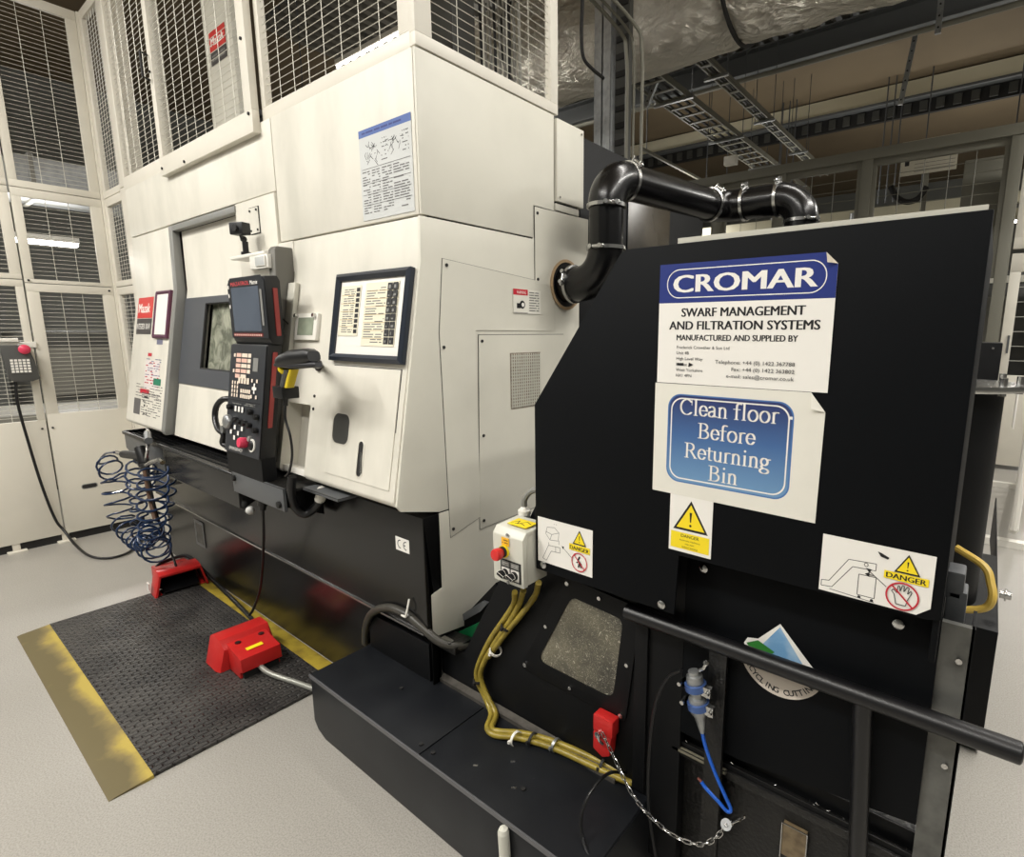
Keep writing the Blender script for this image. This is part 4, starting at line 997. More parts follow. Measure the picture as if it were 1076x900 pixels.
def tri(s,cx,y,w,h,t=.1):
    s.poly([(cx-w/2,y),(cx+w/2,y),(cx,y+h)],ink); k=.80; s.poly([(cx-w/2*k+.0,y+h*.075),(cx+w/2*k,y+h*.075),(cx,y+h*(.075+k*.99)-h*.0)],yel)
    s.poly([(cx-w*.035,y+h*.62),(cx+w*.035,y+h*.62),(cx+w*.015,y+h*.30),(cx-w*.015,y+h*.30)],ink); s.disc(cx,y+h*.19,w*.035,ink,12)
s=Sheet(.107,.137,paper); tri(s,.054,.054,.088,.074); s.rect(.005,.008,.102,.048,yel); s.text('DANGER',.054,.037,.0075,ink,width=.045,align='C',bold=.02)
s.text('Automatic machinery',.054,.028,.0042,ink,align='C'); s.text('may start',.054,.020,.0042,ink,align='C'); s.text('without warning',.054,.012,.0042,ink,align='C')
s.build('warning_sign',hood,(-.5715,YH+.0003,1.0425),(1,0,0),(0,0,1),'white label with a yellow warning triangle over DANGER')
def prohib(s,cx,cy,r,inner=None):
    if inner: inner()
    s.ring(cx,cy,r,r*.11,inkr); a=.707*r*.95; s.line((cx-a,cy+a),(cx+a,cy-a),r*.11,inkr)
s=Sheet(.193,.133,paper); t_=.0013
s.path([(.03,.088),(.045,.072),(.075,.076),(.078,.1),(.062,.112),(.035,.108)],t_,inkg,True); s.path([(.03,.094),(.052,.09),(.078,.1)],t_,inkg); s.line((.052,.09),(.045,.072),t_,inkg)
s.path([(.018,.012),(.04,.055),(.082,.058),(.082,.042),(.05,.04),(.032,.008)],t_,inkg,True); s.path([(.066,.04),(.066,.058)],t_,inkg); s.path([(.04,.064),(.042,.056)],t_,inkg); s.path([(.078,.066),(.078,.078)],t_,inkg)
s.text('<  >',.06,.12,.005,inkg)
s.line((.092,.062),(.125,.038),t_,ink); s.poly([(.088,.065),(.097,.064),(.093,.057)],ink)
tri(s,.15,.082,.046,.042); s.rect(.115,.063,.185,.081,yel); s.text('DANGER',.15,.066,.0105,ink,width=.064,align='C',bold=.04)
def fig():
    s.path([(.147,.018),(.15,.03),(.146,.04),(.152,.05)],.004,ink); s.path([(.14,.03),(.15,.036),(.158,.028)],.003,ink); s.path([(.150,.03),(.157,.018)],.003,ink)
prohib(s,.15,.033,.027,fig)
s.build('danger_label',hood,(-.989,YH,.902),(1,0,0),(0,0,1),'white DANGER label with a prohibition ring and lifting diagram')
s=Sheet(.191,.118,paper,poly=[(0,0),(.170,0),(.191,.018),(.191,.118),(0,.118)])
s.path([(.004,.022),(.018,.024),(.05,.077),(.098,.080),(.098,.066),(.058,.064),(.024,.012),(.004,.010)],t_,ink,True); s.ring(.081,.074,.004,.0012,ink,12)
s.path([(.07,.010),(.07,.052),(.100,.053),(.100,.010)],t_,ink,True); s.line((.02,.007),(.10,.002),t_,inkg); s.disc(.074,.006,.003,ink,10); s.disc(.096,.005,.003,ink,10)
s.line((.083,.066),(.118,.040),t_,ink); s.poly([(.081,.068),(.092,.067),(.087,.060)],ink); s.line((.082,.056),(.096,.056),t_,ink); s.poly([(.080,.056),(.088,.061),(.088,.051)],ink)
s.poly([(.098,.106),(.105,.104),(.118,.098),(.116,.094),(.104,.097)],ink)
tri(s,.149,.074,.042,.038); s.rect(.112,.058,.184,.073,yel); s.text('DANGER',.148,.0605,.010,ink,width=.064,align='C',bold=.04)
def hand():
    s.path([(.136,.012),(.132,.03),(.127,.036),(.130,.040),(.136,.034),(.137,.048),(.140,.048),(.141,.038),(.144,.051),(.147,.050),(.147,.039),(.152,.050),(.155,.048),(.153,.036),(.158,.043),(.160,.040),(.154,.024),(.152,.012)],.0014,ink,True)
prohib(s,.145,.029,.0275,hand)
s.build('danger_label',hood,(-.231,YH,1.041),(1,0,0),(0,0,1),'white DANGER label with a crossed-out hand and conveyor diagram')
# recycling sticker on the skirt
s=Sheet(.2,.17,None); cx,cy=.10,.085
s.poly([(cx+.098*math.cos(math.radians(a)),cy+.0+.098*math.sin(math.radians(a))) for a in range(200,341,7)],mat('sticker_beige',(200,190,178),.4))
s.poly([(.045,.098),(.02,.075),(.012,.092),(.02,.108),(.045,.114),(.093,.168),(.148,.11),(.178,.080),(.178,.062),(.10,.06)],paper)
s.poly([(.052,.098),(.093,.160),(.150,.085),(.16,.065),(.06,.070)],mat('drop_blue',(110,156,196),.35,col2=(180,205,222),nscale=14))
s.poly([(.018,.094),(.045,.11),(.085,.094),(.070,.078),(.05,.086),(.026,.084)],green)
s.poly([(.125,.072),(.15,.088),(.172,.074),(.172,.060),(.13,.058)],green)
s.arctext('RECYCLING CUTTINGS',cx,cy,.083,203,337,.0135,ink,.02)
s.build('recycling_sticker',t,(-.415,1.199,.728),(1,0,0),(0,0,1),'round sticker of a blue drop with green arrows')

# ================================================================ CONTROL BOX on the conveyor
t=thing('control_box','small pale grey control box with a red stop button, left of the black hood','control box',(-1.06,1.12,.83))
b=MB(); b.box((-1.118,1.085,.828),(-1.004,1.175,.985),greyp); b.build('enclosure',t,bevel=.004)
b=MB(); b.prism([(1.068,.826),(1.066,.972),(1.082,.992),(1.175,.996),(1.175,.985),(1.087,.98),(1.087,.826)],'x',-1.121,-1.001,greyp); b.build('lid',t,'front cover',bevel=.003)
b=MB(); b.box((-1.15,1.172,.83),(-1.118,1.176,.98),galv); b.build('mounting_plate',t)
b=MB(); b.box((-1.09,1.0655,.838),(-1.010,1.068,.900),gasket); 
b.build('switch_plate',t); sp=t.children[-1] if False else bpy.data.objects['switch_plate']
for i,x in enumerate((-1.085,-1.048)):
    s=Sheet(.032,.016,mgrey); s.scribble(.004,.003,.028,.013,2,.0015,paper,.9,i); s.build('legend',sp,(x,1.0652,.880),(1,0,0),(0,0,1))
    b=MB(); b.box((x,1.064,.843),(x+.032,1.0655,.876),paper); b.cyl((x+.016,1.064,.860),(x+.016,1.052,.860),.013,plast,20); b.box((x+.003,1.040,.855),(x+.029,1.053,.865),plast,Matrix.Translation((x+.016,0,.86))@Matrix.Rotation(.35,4,'Y')@Matrix.Translation((-x-.016,0,-.86)))
    b.build('rotary_switch',t,bevel=.001)
b=MB(); b.cyl((-1.073,1.066,.925),(-1.073,1.060,.925),.019,yel,24); b.cyl((-1.073,1.060,.925),(-1.073,1.052,.925),.016,gasket,20)
b.build('button_collar',t,'yellow collar with black ring')
b=MB(); b.lathe((-1.073,1.052,.925),(0,-1,0),[(.013,0),(.013,.004),(.017,.008),(.018,.022),(.016,.027),(0,.029)],redb,24); b.build('stop_button',t,'red mushroom stop button',smooth=50)
s=Sheet(.03,.024,mat('orange_label',(236,180,40),.5)); s.scribble(.003,.004,.027,.02,2,.003,ink,.9,2); s.build('label',t,(-1.083,1.0645,.944),(1,0,0),(0,0,1),'orange-yellow label')
s=Sheet(.075,.05,yel); s.path([(.005,.01),(.02,.035),(.03,.012),(.045,.04),(.068,.03)],.003,ink); s.path([(.02,.012),(.04,.02),(.06,.012)],.003,ink); s.build('warning_label',t,(-1.09,1.095,.998),(1,0,0),(0,1,.02),'yellow warning label on the top')
b=MB(); b.lathe((-1.108,1.19,.965),(0,0,1),[(.017,0),(.017,.03),(.020,.031),(.020,.045),(.013,.05),(.010,.056),(0,.057)],whitep,12); b.box((-1.14,1.172,.96),(-1.0,1.21,.985),black); b.build('cable_gland',t,'white cable gland')
b=MB()
for z in (.978,.832): b.cyl((-1.06,1.066,z),(-1.06,1.063,z),.005,mgrey,8)
b.build_each('cover_screw',t)
b=MB(); b.tube(spline([V((-1.108,1.19,1.02)),V((-1.106,1.19,1.045)),V((-1.08,1.195,1.075)),V((-1.02,1.19,1.095))],6),.009,mgrey,8); b.build('supply_cable',label='short grey cable rising from the top of the small control box',cat='cable')
# olive cables
cpts=[[(541,622),(540,634),(530,650),(515,672),(502,700),(502,715),(511,735),(516,750),(512,764),(520,772),(545,775),(580,785),(620,803),(650,817),(676,826)],
      [(550,620),(545,636),(534,655),(519,677),(506,702),(506,716),(514,735),(521,750),(517,764),(524,768),(550,770),(583,779),(625,797),(655,812),(680,822)],
      [(566,612),(562,626),(548,645),(530,667),(513,690)]]
for k,(pp,lb) in enumerate(zip(cpts,('olive-yellow cable running lowermost from the control box along the tank','olive-yellow cable running uppermost from the control box along the tank','short thick olive cable joining the bundle under the control box'))):
    P=[]
    for i,(x,y) in enumerate(pp):
        if i<1: P.append(PY(x,y,1.13))
        elif i<7: P.append(PY(x,y,1.176))
        elif i<9: P.append(PZ(x,y,.262))
        else: P.append(PZ(x,y,.262 if k==0 else .268))
    b=MB(); b.tube(spline(P,7),.0095,olive,10); b.build('control_cable',label=lb,cat='cable',group='olive control cables',smooth=60)
def tie(p,d,r,m,lab):
    b=MB(); b.lathe(p,d,[(r,0),(r,.009),(r-.003,.009),(r-.003,0),(r,0)],m,16); b.box(V(p)+V((-.004,-r-.006,-.003)),V(p)+V((.004,-r+.002,.006)),m); b.build('cable_tie',label=lab,cat='cable tie',group=None)
DN=(.5,0,.9)
tie(PY(533,657,1.178)-V((.004,0,.006)),DN,.021,gasket,'black tie round the olive cables, uppermost below the control box')
tie(PY(521,683,1.178)-V((.004,0,.006)),DN,.022,whitep,'white tie round the olive cables where they run down the conveyor side')
tie(PY(504,714,1.178)-V((.004,0,.006)),(0,0,1),.021,gasket,'black tie round the olive cables at their leftmost bend')
tie(PZ(541,775,.264),(1,0,0),.024,whitep,'white tie round the olive cables at the turn onto the tank lid')
tie(PZ(559,776,.264),(1,0,0),.022,gasket,'black tie next to the white one at the turn of the olive cables')
tie(PZ(583,782,.264),(1,0,0),.022,galv,'grey tie round the olive cables midway along the tank')
tie(PZ(633,803,.264),(1,0,0),.022,gasket,'black tie round the olive cables, nearest below the red switch')
# grey hose arching over the tank corner
P=[PY(384,675,1.17),PY(385,657,1.15),PY(392,643,1.13),PY(408,638,1.12),PY(427,645,1.12),PY(445,660,1.13),PY(462,674,1.15),PY(480,679,1.19),PY(495,678,1.25)]
b=MB(); b.tube(spline(P,8),.016,mat('grey_black_hose',(62,60,54),.4,noise=.4,nscale=30),10); b.build('drain_hose',label='thick grey hose arching over the left corner of the black tank',cat='hose',smooth=60)
b=MB(); b.tube([PY(430,629,1.12),PY(428,640,1.105),PY(426,648,1.10)],.004,whitep,6); b.tube([PY(426,648,1.10),PY(422,646,1.105)],.004,whitep,6); b.build('cable_tie',label='white tie with its tail standing up on the grey hose',cat='cable tie')

# red safety switch on conveyor side
t=thing('safety_switch','red guard switch on the black conveyor side, below the window','switch',(-.78,1.18,.40))
b=MB(); A=PY(627,747,1.17); B_=PY(650,790,1.17)
b.box((-.815,1.155,.41),(-.748,1.192,.462),red); b.prism([(-.818,.404),(-.755,.408),(-.76,.345),(-.785,.33),(-.818,.345)],'y',1.16,1.192,red); b.build('switch_body',t,bevel=.004)
b=MB(); b.cyl((-.795,1.155,.405),(-.795,1.148,.405),.010,steel,12); b.tube([V((-.795,1.15,.405)),V((-.785,1.145,.395)),V((-.775,1.15,.385))],.004,steel,6); b.build('key',t,'steel key')
# chain
P=[PY(633,770,1.145),PY(645,795,1.14),PY(662,830,1.12),PY(678,852,1.11),PY(700,872,1.10),PY(722,884,1.12),PY(740,886,1.12),PY(754,878,1.125),PY(763,868,1.13),PY(775,862,1.15),PY(782,858,1.17)]
c=spline(P,30); L=[0]
for i in range(1,len(c)): L.append(L[-1]+(c[i]-c[i-1]).length)
b=MB(); n=int(L[-1]/.0185); j=0
for k in range(n):
    s_=(k+.5)*L[-1]/n
    while j<len(L)-2 and L[j+1]<s_: j+=1
    p=c[j]; tg=(c[j+1]-c[j]).normalized(); a=tg.cross(V((0,1,0))).normalized(); bb=tg.cross(a)
    if k%2: a,bb=(a*.5+bb*.87),(a*-.87+bb*.5)
    pts=[p+tg*(.0125*math.copysign(abs(math.cos(2*PI*q/12))**.7,math.cos(2*PI*q/12)))+a*(.0058*math.copysign(abs(math.sin(2*PI*q/12))**.8,math.sin(2*PI*q/12))) for q in range(12)]
    b.tube(pts,.0017,steel,5,closed=True)
b.build('safety_chain',label='thin bright steel chain slung from the red switch to the blue tube',cat='chain')
b=MB(); b.cyl(PY(763,866,1.125),PY(763,866,1.12),.013,galv,18); b.cyl(PY(763,866,1.12),PY(763,866,1.116),.004,steel,8); b.build('tag_disc',label='small round metal disc on the end of the steel chain',cat='tag')
# pneumatic fitting clamp with blue tube
t=thing('pipe_coupling','steel hose coupling with two blue clamps below the bar handle','coupling',(-.49,1.13,.70))
p0,p1=PY(729,706,1.14),PY(737,762,1.14)
b=MB(); d=(p1-p0).normalized(); Lh=(p1-p0).length
b.lathe(p0,d,[(.0,-.005),(.014,-.004),(.014,.006),(.020,.008),(.020,.05),(.016,.052),(.016,.062),(.022,.064),(.022,.10),(.015,.112),(.011,.13),(.006,.155),(0,.156)],galv,18); b.build('coupling_body',t,smooth=50)
for k,fz in enumerate((.035,.083)):
    b=MB(); q=p0+d*fz; b.lathe(q-d*.009,d,[(.021,0),(.027,.001),(.027,.017),(.021,.018)],bluet if False else mat('blue_clamp',(70,96,150),.3,metal=.4),20)
    q2=q-d*.012
    for sx in (-1,1):
        b.box(q+V((sx*.024-.006,-.010,-.012)),q+V((sx*.024+.012*sx+.006,.004,.012)),steel); b.cyl(q+V((sx*.036,-.02,0)),q+V((sx*.036,.006,0)),.0055,steel,8)
    b.build('hose_clamp',t,'blue clamp band with bright bolts')
b=MB(); q=p0+V((.025,0,.02)); b.tube([p0+V((.012,0,.01)),q,q+V((.006,0,.016))],.004,steel,6); b.sphere(q+V((.006,0,.018)),.008,steel,8); b.build('eye_bolt',t)
b=MB(); b.tube(spline([p1,PY(739,775,1.14),PY(745,795,1.14),PY(754,818,1.14),PY(762,836,1.14),PY(768,850,1.14),PY(764,852,1.135),PY(755,842,1.13),PY(742,828,1.13),PY(737,821,1.13)],7),.0045,bluet,8); b.build('air_tube',label='bright blue air tube doubling back on itself below the steel coupling',cat='hose',smooth=60)
b=MB(); b.tube([PY(737,821,1.13),PY(733,817,1.13)],.003,mat('brown_end',(120,70,60),.5),6); b.build('tube_end',label='frayed brown end of the blue air tube',cat='hose')
b=MB(); b.tube(spline([PY(716,704,1.12),PY(702,712,1.13),PY(690,735,1.14),PY(684,770,1.15),PY(681,820,1.14),PY(683,860,1.12),PY(690,905,1.10)],8),.0045,plast,8); b.build('black_tube',label='thin black tube hanging left of the steel coupling',cat='hose')
b=MB(); b.tube(spline([PZ(660,812,.27),PY(640,812,1.10),PY(622,830,1.03),PY(611,855,.99),PY(612,880,.97),PY(622,905,.95)],8),.0045,plast,8); b.build('black_tube',label='thin black tube looping over the right lid of the tank',cat='hose')

# ================================================================ SWARF BIN with bar handle
t=thing('swarf_bin','black swarf bin under the hood, with a long round push bar in front','bin',(-.25,1.4,0))
b=MB(); b.box((-.60,1.235,.06),(.025,1.64,.44),grim); b.build('bin_body',t,bevel=.004)
b=MB(); b.prism([(1.205,.425),(1.205,.445),(1.24,.452),(1.30,.46),(1.30,.44),(1.24,.42)],'x',-.59,.03,grim); b.box((-.60,1.212,.44),(.03,1.218,.462),black); b.box((-.59,1.232,.452),(.03,1.24,.50),black); b.box((-.585,1.20,.436),(-.43,1.212,.448),mat('pale_rail',(112,108,92),.5)); b.build('rim',t,bevel=.002)
b=MB(); b.tube([V((-.714,1.165,.812)),V((-.3,1.165,.812)),V((.10,1.165,.812)),V((.117,1.165,.812))],.0205,plast,24); b.sphere((.117,1.165,.812),.0203,plast,16,(.3,1,1)); b.build('push_bar',t,smooth=60)
b=MB(); b.cyl((-.138,1.168,.80),(-.098,1.19,.06),.019,plast,20); b.box((-.13,1.17,.04),(-.07,1.24,.08),black); b.build('bar_leg',t,smooth=50)
b=MB(); b.box((-.48,1.176,.20),(-.435,1.19,.80),grim); b.box((-.48,1.19,.2),(-.474,1.23,.8),grim); b.build('bin_post',t)
b=MB(); b.box((-.287,1.222,.28),(-.232,1.234,.368),rust); b.tube([V((-.289,1.222,.27)),V((-.289,1.22,.37)),V((-.230,1.22,.37)),V((-.230,1.222,.27))],.002,steel,5); b.build('slot_plate',t,'rusty slotted plate in a bright rim')
b=MB(); R=random.Random(9)
for i in range(55):
    x,y=R.uniform(-.56,.02),R.uniform(1.22,1.30); z=.456+(y-1.24)*.13; l=R.uniform(.003,.011); a=R.uniform(0,3)
    b.wire((x,y,z),(x+l*math.cos(a),y+l*math.sin(a)*.4,z+.003),.001,steel)
b.build('swarf_curls',label='bright metal swarf curls scattered along the rim of the bin',cat='swarf',kind='stuff')

# ================================================================ EXTRACTION PIPE
t=thing('extraction_pipe','glossy black extraction pipe with elbows, from the machine end over to the hood','pipe',(-1.3,1.9,1.7))
R0=.072
def elbow(c0,d0,d1,Rb,n=12):
    d0=V(d0).normalized();d1=V(d1).normalized(); return [c0+d0*Rb*math.sin(PI/2*k/n)+d1*Rb*(1-math.cos(PI/2*k/n)) for k in range(n+1)]
yp=1.93
p1=V((XR+.0,yp,1.76)); e1=elbow(p1+V((.085,0,0)),(1,0,0),(0,0,1),.135)
b=MB(); b.tube([p1+V((.005,0,0))]+e1,R0*1.03,pipem,32); b.build('elbow',t,'lower elbow leaving the machine',smooth=60)
top=e1[-1]; up_=V((top.x,top.y,2.06))
b=MB(); b.tube([top,up_],R0*.98,pipem,32); b.build('straight_section',t,'upright section',smooth=60)
dh=V((.185,.983,0)).normalized()
e2=elbow(up_,(0,0,1),dh,.115)
b=MB(); b.tube(e2,R0*1.06,pipem,32); b.build('elbow',t,'upper elbow',smooth=60)
q0=e2[-1]; q1=q0+dh*.60
b=MB(); b.tube([q0,q1],R0*1.0,pipem,32); b.build('straight_section',t,'level section running back',smooth=60)
e3=elbow(q1,dh,(1,0,0),.09)
b=MB(); b.tube(e3+[e3[-1]+V((.03,0,0))],R0*1.04,pipem,32); b.build('elbow',t,'elbow turning to the right',smooth=60)
r0=e3[-1]+V((.03,0,0)); r1=r0+V((.17,0,0))
b=MB(); b.tube([r0,r1],R0,pipem,32); b.build('straight_section',t,'short level section',smooth=60)
e4=elbow(r1,(1,0,0),(0,0,-1),.11)
b=MB(); b.tube(e4+[V((e4[-1].x,e4[-1].y,1.93))],R0*1.05,pipem,32); b.build('elbow',t,'last elbow turning down',smooth=60)
def clamp(p,d,side,rr=R0):
    b=MB(); d=V(d).normalized(); b.lathe(V(p)-d*.008,d,[(rr*1.03,0),(rr*1.13,.001),(rr*1.13,.015),(rr*1.03,.016)],steel,32)
    sd=V(side).normalized(); q=V(p)+sd*rr*1.2; a=d.cross(sd).normalized()
    b.cyl(q-a*.03,q+a*.03,.006,steel,8); b.cyl(q-a*.022-sd*.012,q-a*.022+sd*.012,.009,steel,8); b.cyl(q+a*.022-sd*.012,q+a*.022+sd*.012,.009,steel,8); b.sphere(q+a*.03,.009,steel,8)
    b.build('clamp',t,'bright steel clamp',smooth=50)
clamp(p1+V((.055,0,0)),(1,0,0),(0,-1,.3)); clamp(top,(0,0,1),(.1,-1,0)); clamp(up_,(0,0,1),(.7,-.7,0)); clamp(q0,dh,(.6,0,.8)); clamp(q1,dh,(.6,0,.8)); clamp(r0+V((.01,0,0)),(1,0,0),(0,-.3,1)); clamp(r1,(1,0,0),(0,-.3,1)); clamp(e4[-1],(0,0,1),(.6,-.6,0))
# mist filter that takes the pipe, behind the hood
t=thing('mist_filter','black filter housing behind the hood, where the extraction pipe ends','filter',(-.75,2.8,0))
b=MB(); b.box((-1.05,2.45,0),(-.35,3.2,1.93),black); b.build('housing',t,bevel=.01)
# round filter tank at right
t=thing('filter_tank','black cylinder tank with a bright flanged lid, seen past the right edge of the hood','tank',(-.13,2.6,0))
b=MB(); b.cyl((-.125,2.6,.5),(-.125,2.6,1.345),.180,black,48); b.build('cylinder',t,smooth=60)
b=MB(); b.lathe((-.125,2.6,1.345),(0,0,1),[(.17,0),(.245,.001),(.248,.008),(.245,.024),(.12,.028),(0,.03)],steel,48); b.build('lid_flange',t,'bright steel flange',smooth=40)
b=MB()
for a in range(-120,120,40):
    x,y=-.125+.22*math.cos(math.radians(a)),2.6+.22*math.sin(math.radians(a)); b.cyl((x,y,1.369),(x,y,1.40),.012,steel,8); b.cyl((x,y,1.335),(x,y,1.345),.014,steel,6)
b.tube([V((-.08,2.40,1.40)),V((-.075,2.38,1.46)),V((-.06,2.38,1.45)),V((-.055,2.385,1.38)),V((-.06,2.38,1.25)),V((-.07,2.38,1.18))],.016,steel,8)
b.build_each('lid_bolt',t)
b=MB(); b.box((-.125-.3,2.34,.02),(.125,3.2,.50),black); q_=PX(1040,568,.12); b.prism([(2.34,.5),(q_.y,.5),(q_.y,q_.z)],'x',.118,.125,black); b.build('base_box',t,bevel=.004)
b=MB(); b.tube(spline([V((-.03,2.33,.555)),V((.032,2.33,.563)),V((.08,2.33,.587)),V((.094,2.33,.628)),V((.085,2.35,.67)),V((.06,2.38,.72)),V((-.03,2.44,.75))],6),.014,yellowc,8); b.build('yellow_pipe',t,'yellow pipe elbow')
b=MB(); b.cyl((.12,2.5,.585),(.155,2.5,.585),.016,steel,10); b.cyl((.135,2.5,.585),(.14,2.5,.585),.024,steel,10); b.build('side_tap',t)
b=MB(); b.tube([V((.0,2.4,.02)),V((.05,2.36,.06)),V((.09,2.36,.07))],.012,greyp,8); b.build('grey_hose',t)
t=thing('control_cabinet','flat black cabinet standing behind the flanged tank','cabinet',(-.1,3.3,0))
b=MB(); b.box((-.50,3.25,0),(.035,3.55,1.515),black); b.build('cabinet_body',t,bevel=.004)
b=MB(); b.cyl((.0,3.25,1.49),(.0,3.245,1.49),.006,steel,8); b.build_each('screw',t)

# ================================================================ MESH FENCES
def wires(b,o,U,W,lu,lw,su,sw,r,m):
    """wire grid on the rectangle o, o+U*lu, o+W*lw : su = pitch of upright wires along U, sw = pitch of level wires"""
    U=V(U);W=V(W);o=V(o);N=U.cross(W).normalized()*r*1.4
    n=max(1,round(lu/su))
    for i in range(1,n): b.wire(o+U*(lu*i/n)+N,o+U*(lu*i/n)+W*lw+N,r,m)
    n=max(1,round(lw/sw))
    for i in range(1,n): b.wire(o+W*(lw*i/n),o+W*(lw*i/n)+U*lu,r,m)
def frame_rect(b,o,U,lu,z0,z1,openings,th,m,inset=0):
    """flat sheet-metal frame with rectangular openings, made of bars; o,U on plan; th = depth along normal"""
    U=V(U);N=V((0,0,1)).cross(U)
    def bar(a,c,za,zb):
        p=V(o)+U*a-N*th/2; q=V(o)+U*c+N*th/2; b.box((p.x,p.y,za),(q.x,q.y,zb),m)
    zs=z0
    for (a,c,za,zb) in sorted(openings,key=lambda q:q[2]):
        bar(0,lu,zs,za); bar(0,a,za,zb); bar(c,lu,za,zb); zs=zb
    bar(0,lu,zs,z1)
def fence_panel(label,o,U,lu,z0,z1,openings,su,sw,r,group=None,handle=None,screws=(),th=.03,fm=None,wm=None,name='mesh_fence',cat='fence'):
    t=thing(name,label,cat,(V(o)+V(U)*lu/2),group)
    b=MB(); frame_rect(b,o,U,lu,z0,z1,openings,th,fm or fencew); b.build('panel_frame',t,bevel=.002)
    for (a,c,za,zb) in openings:
        b=MB(); wires(b,V(o)+V(U)*a+V((0,0,za)),U,(0,0,1),c-a,zb-za,su,sw,r,wm or wirew); b.build('wire_mesh',t,smooth=0)
    N=V(U).cross(V((0,0,1)))
    if screws:
        b=MB()
        for a,z in screws: p=V(o)+V(U)*a+N*th/2+V((0,0,z)); b.cyl(p,p+N*.006,.007,gasket,8)
        b.build_each('screw',t)
    if handle:
        a,z=handle; b=MB(); U_=V(U); p=V(o)+U_*a+N*(th/2+.001)+V((0,0,z)); P=rrect(.085,.028,.013,5); vs=[p+U_*x+V((0,0,y)) for x,y in P]
        b.add(vs,[tuple(range(len(vs)))],gasket); b.add([v+N*.0006 for v in [p+U_*x*1.12+V((0,0,y*1.35)) for x,y in P]]+[v+N*.001 for v in vs],[(i,(i+1)%len(P),len(P)+(i+1)%len(P),len(P)+i) for i in range(len(P))],mgrey); b.build('slot_handle',t,'dark slotted handle')
    return t
LY=(0,1,0)
# left guard wall, plane x=-5.4 facing +x (towards camera); U runs along +y
xo=-5.4
fence_panel('white lower guard door with slotted handle and meshed window, beside the coiled hoses',(xo,.785,0),LY,.475,.06,1.875,[(.065,.41,.96,1.82)],.115,.0285,.0017,handle=(.17,.39),screws=[(.02,.86),(.45,1.85)])
fence_panel('white middle meshed panel above the guard door with the slotted handle',(xo,.785,0),LY,.475,1.88,2.505,[(.05,.41,1.905,2.45)],.115,.0285,.0017,screws=[(.02,1.895)])
fence_panel('white tall upper meshed panel next to the room corner of the guard',(xo,.785,0),LY,.475,2.51,3.75,[(.045,.42,2.555,3.69)],.115,.0285,.0017)
fence_panel('white lower guard door carrying the teach pendant bracket',(xo,.30,0),LY,.475,.06,1.895,[(.06,.435,.92,1.85)],.115,.0285,.0017,screws=[(.45,.86)])
fence_panel('white middle meshed panel above the teach pendant',(xo,.30,0),LY,.475,1.90,2.505,[(.06,.42,1.935,2.46)],.115,.0285,.0017)
fence_panel('white tall upper meshed panel at the left edge of the guard',(xo,.30,0),LY,.475,2.51,3.75,[(.045,.43,2.555,3.69)],.115,.0285,.0017)
b=MB(); b.box((xo-.04,.2,0.0),(xo-.0,1.26,.055),gasket); b.build('kick_strip',label='black strip along the floor under the white guard doors',cat='strip')
for y,l in ((.78,'small white foot under the joint of the two white guard doors'),(.52,'small white foot leftmost under the guard')):
    b=MB(); b.box((xo-.03,y-.05,0),(xo+.05,y+.05,.012),fencew); b.box((xo-.02,y-.02,.012),(xo+.01,y+.02,.07),fencew); b.build('floor_bracket',label=l,cat='bracket',bevel=.002)
t=thing('guard_post','white square post in the corner of the mesh guard','post',(xo,1.29,0))
b=MB(); b.box((xo-.03,1.262,0),(xo+.03,1.31,3.75),fencew); b.box((xo-.03,1.262,0),(xo+.05,1.32,.012),fencew); b.build('post_tube',t,bevel=.003)
# narrow return panels facing the camera, plane y=1.28, from the corner to the machine
LX=(1,0,0)
fence_panel('narrow white lower return panel between the corner post and the machine',(xo+.03,1.29,0),LX,.52,.06,1.875,[(.06,.46,.96,1.82)],.1,.0285,.0017)
fence_panel('narrow white middle return panel with fine mesh beside the machine',(xo+.03,1.29,0),LX,.52,1.88,2.505,[(.06,.46,1.92,2.45)],.055,.0285,.0016)
fence_panel('narrow white tall return panel with fine mesh above left of the machine',(xo+.03,1.29,0),LX,.52,2.51,3.75,[(.06,.46,2.555,3.69)],.055,.0285,.0016)
t=thing('guard_column','broad white column between the narrow mesh and the machine','post',(-4.7,1.28,0))
b=MB(); b.box((-4.85,1.245,0),(-4.52,1.33,2.50),fencew); b.box((-4.85,1.245,2.505),(-4.56,1.31,3.75),fencew); b.build('column_body',t,bevel=.004)
# panels standing on the machine
mr,mu,ms=.0017,.113,.029
fence_panel('white mesh panel on top of the machine at its left end',(-4.555,1.205,0),LX,.83,2.435,3.75,[(.035,.80,2.51,3.69)],mu,ms,mr,fm=fencew)
fence_panel('framed mesh door hung proud of the guard above the sliding door',(-3.735,1.165,0),LX,1.135,2.385,3.75,[(.055,1.065,2.475,3.69)],mu,ms,mr,screws=[(.03,2.42),(.35,2.40),(1.11,2.46),(.02,2.9),(1.10,2.75)])
fence_panel('white mesh panel on top of the machine nearest its right front corner',(-2.595,1.205,0),LX,1.05,2.435,3.75,[(.035,.965,2.485,3.69)],mu,ms,mr)
fence_panel('white mesh panel above the right end of the machine',(XR-.012,1.185,0),LY,.70,2.435,3.75,[(.065,.655,2.475,3.69)],.112,.029,mr)
b=MB(); P=[V((-3.72,1.145,2.86)),V((-3.70,1.11,2.86)),V((-3.70,1.11,2.98)),V((-3.72,1.145,2.98))]
b.tube(P,.006,gasket,6); b.build('door_pull',label='thin dark wire handle on the framed mesh door',cat='handle')
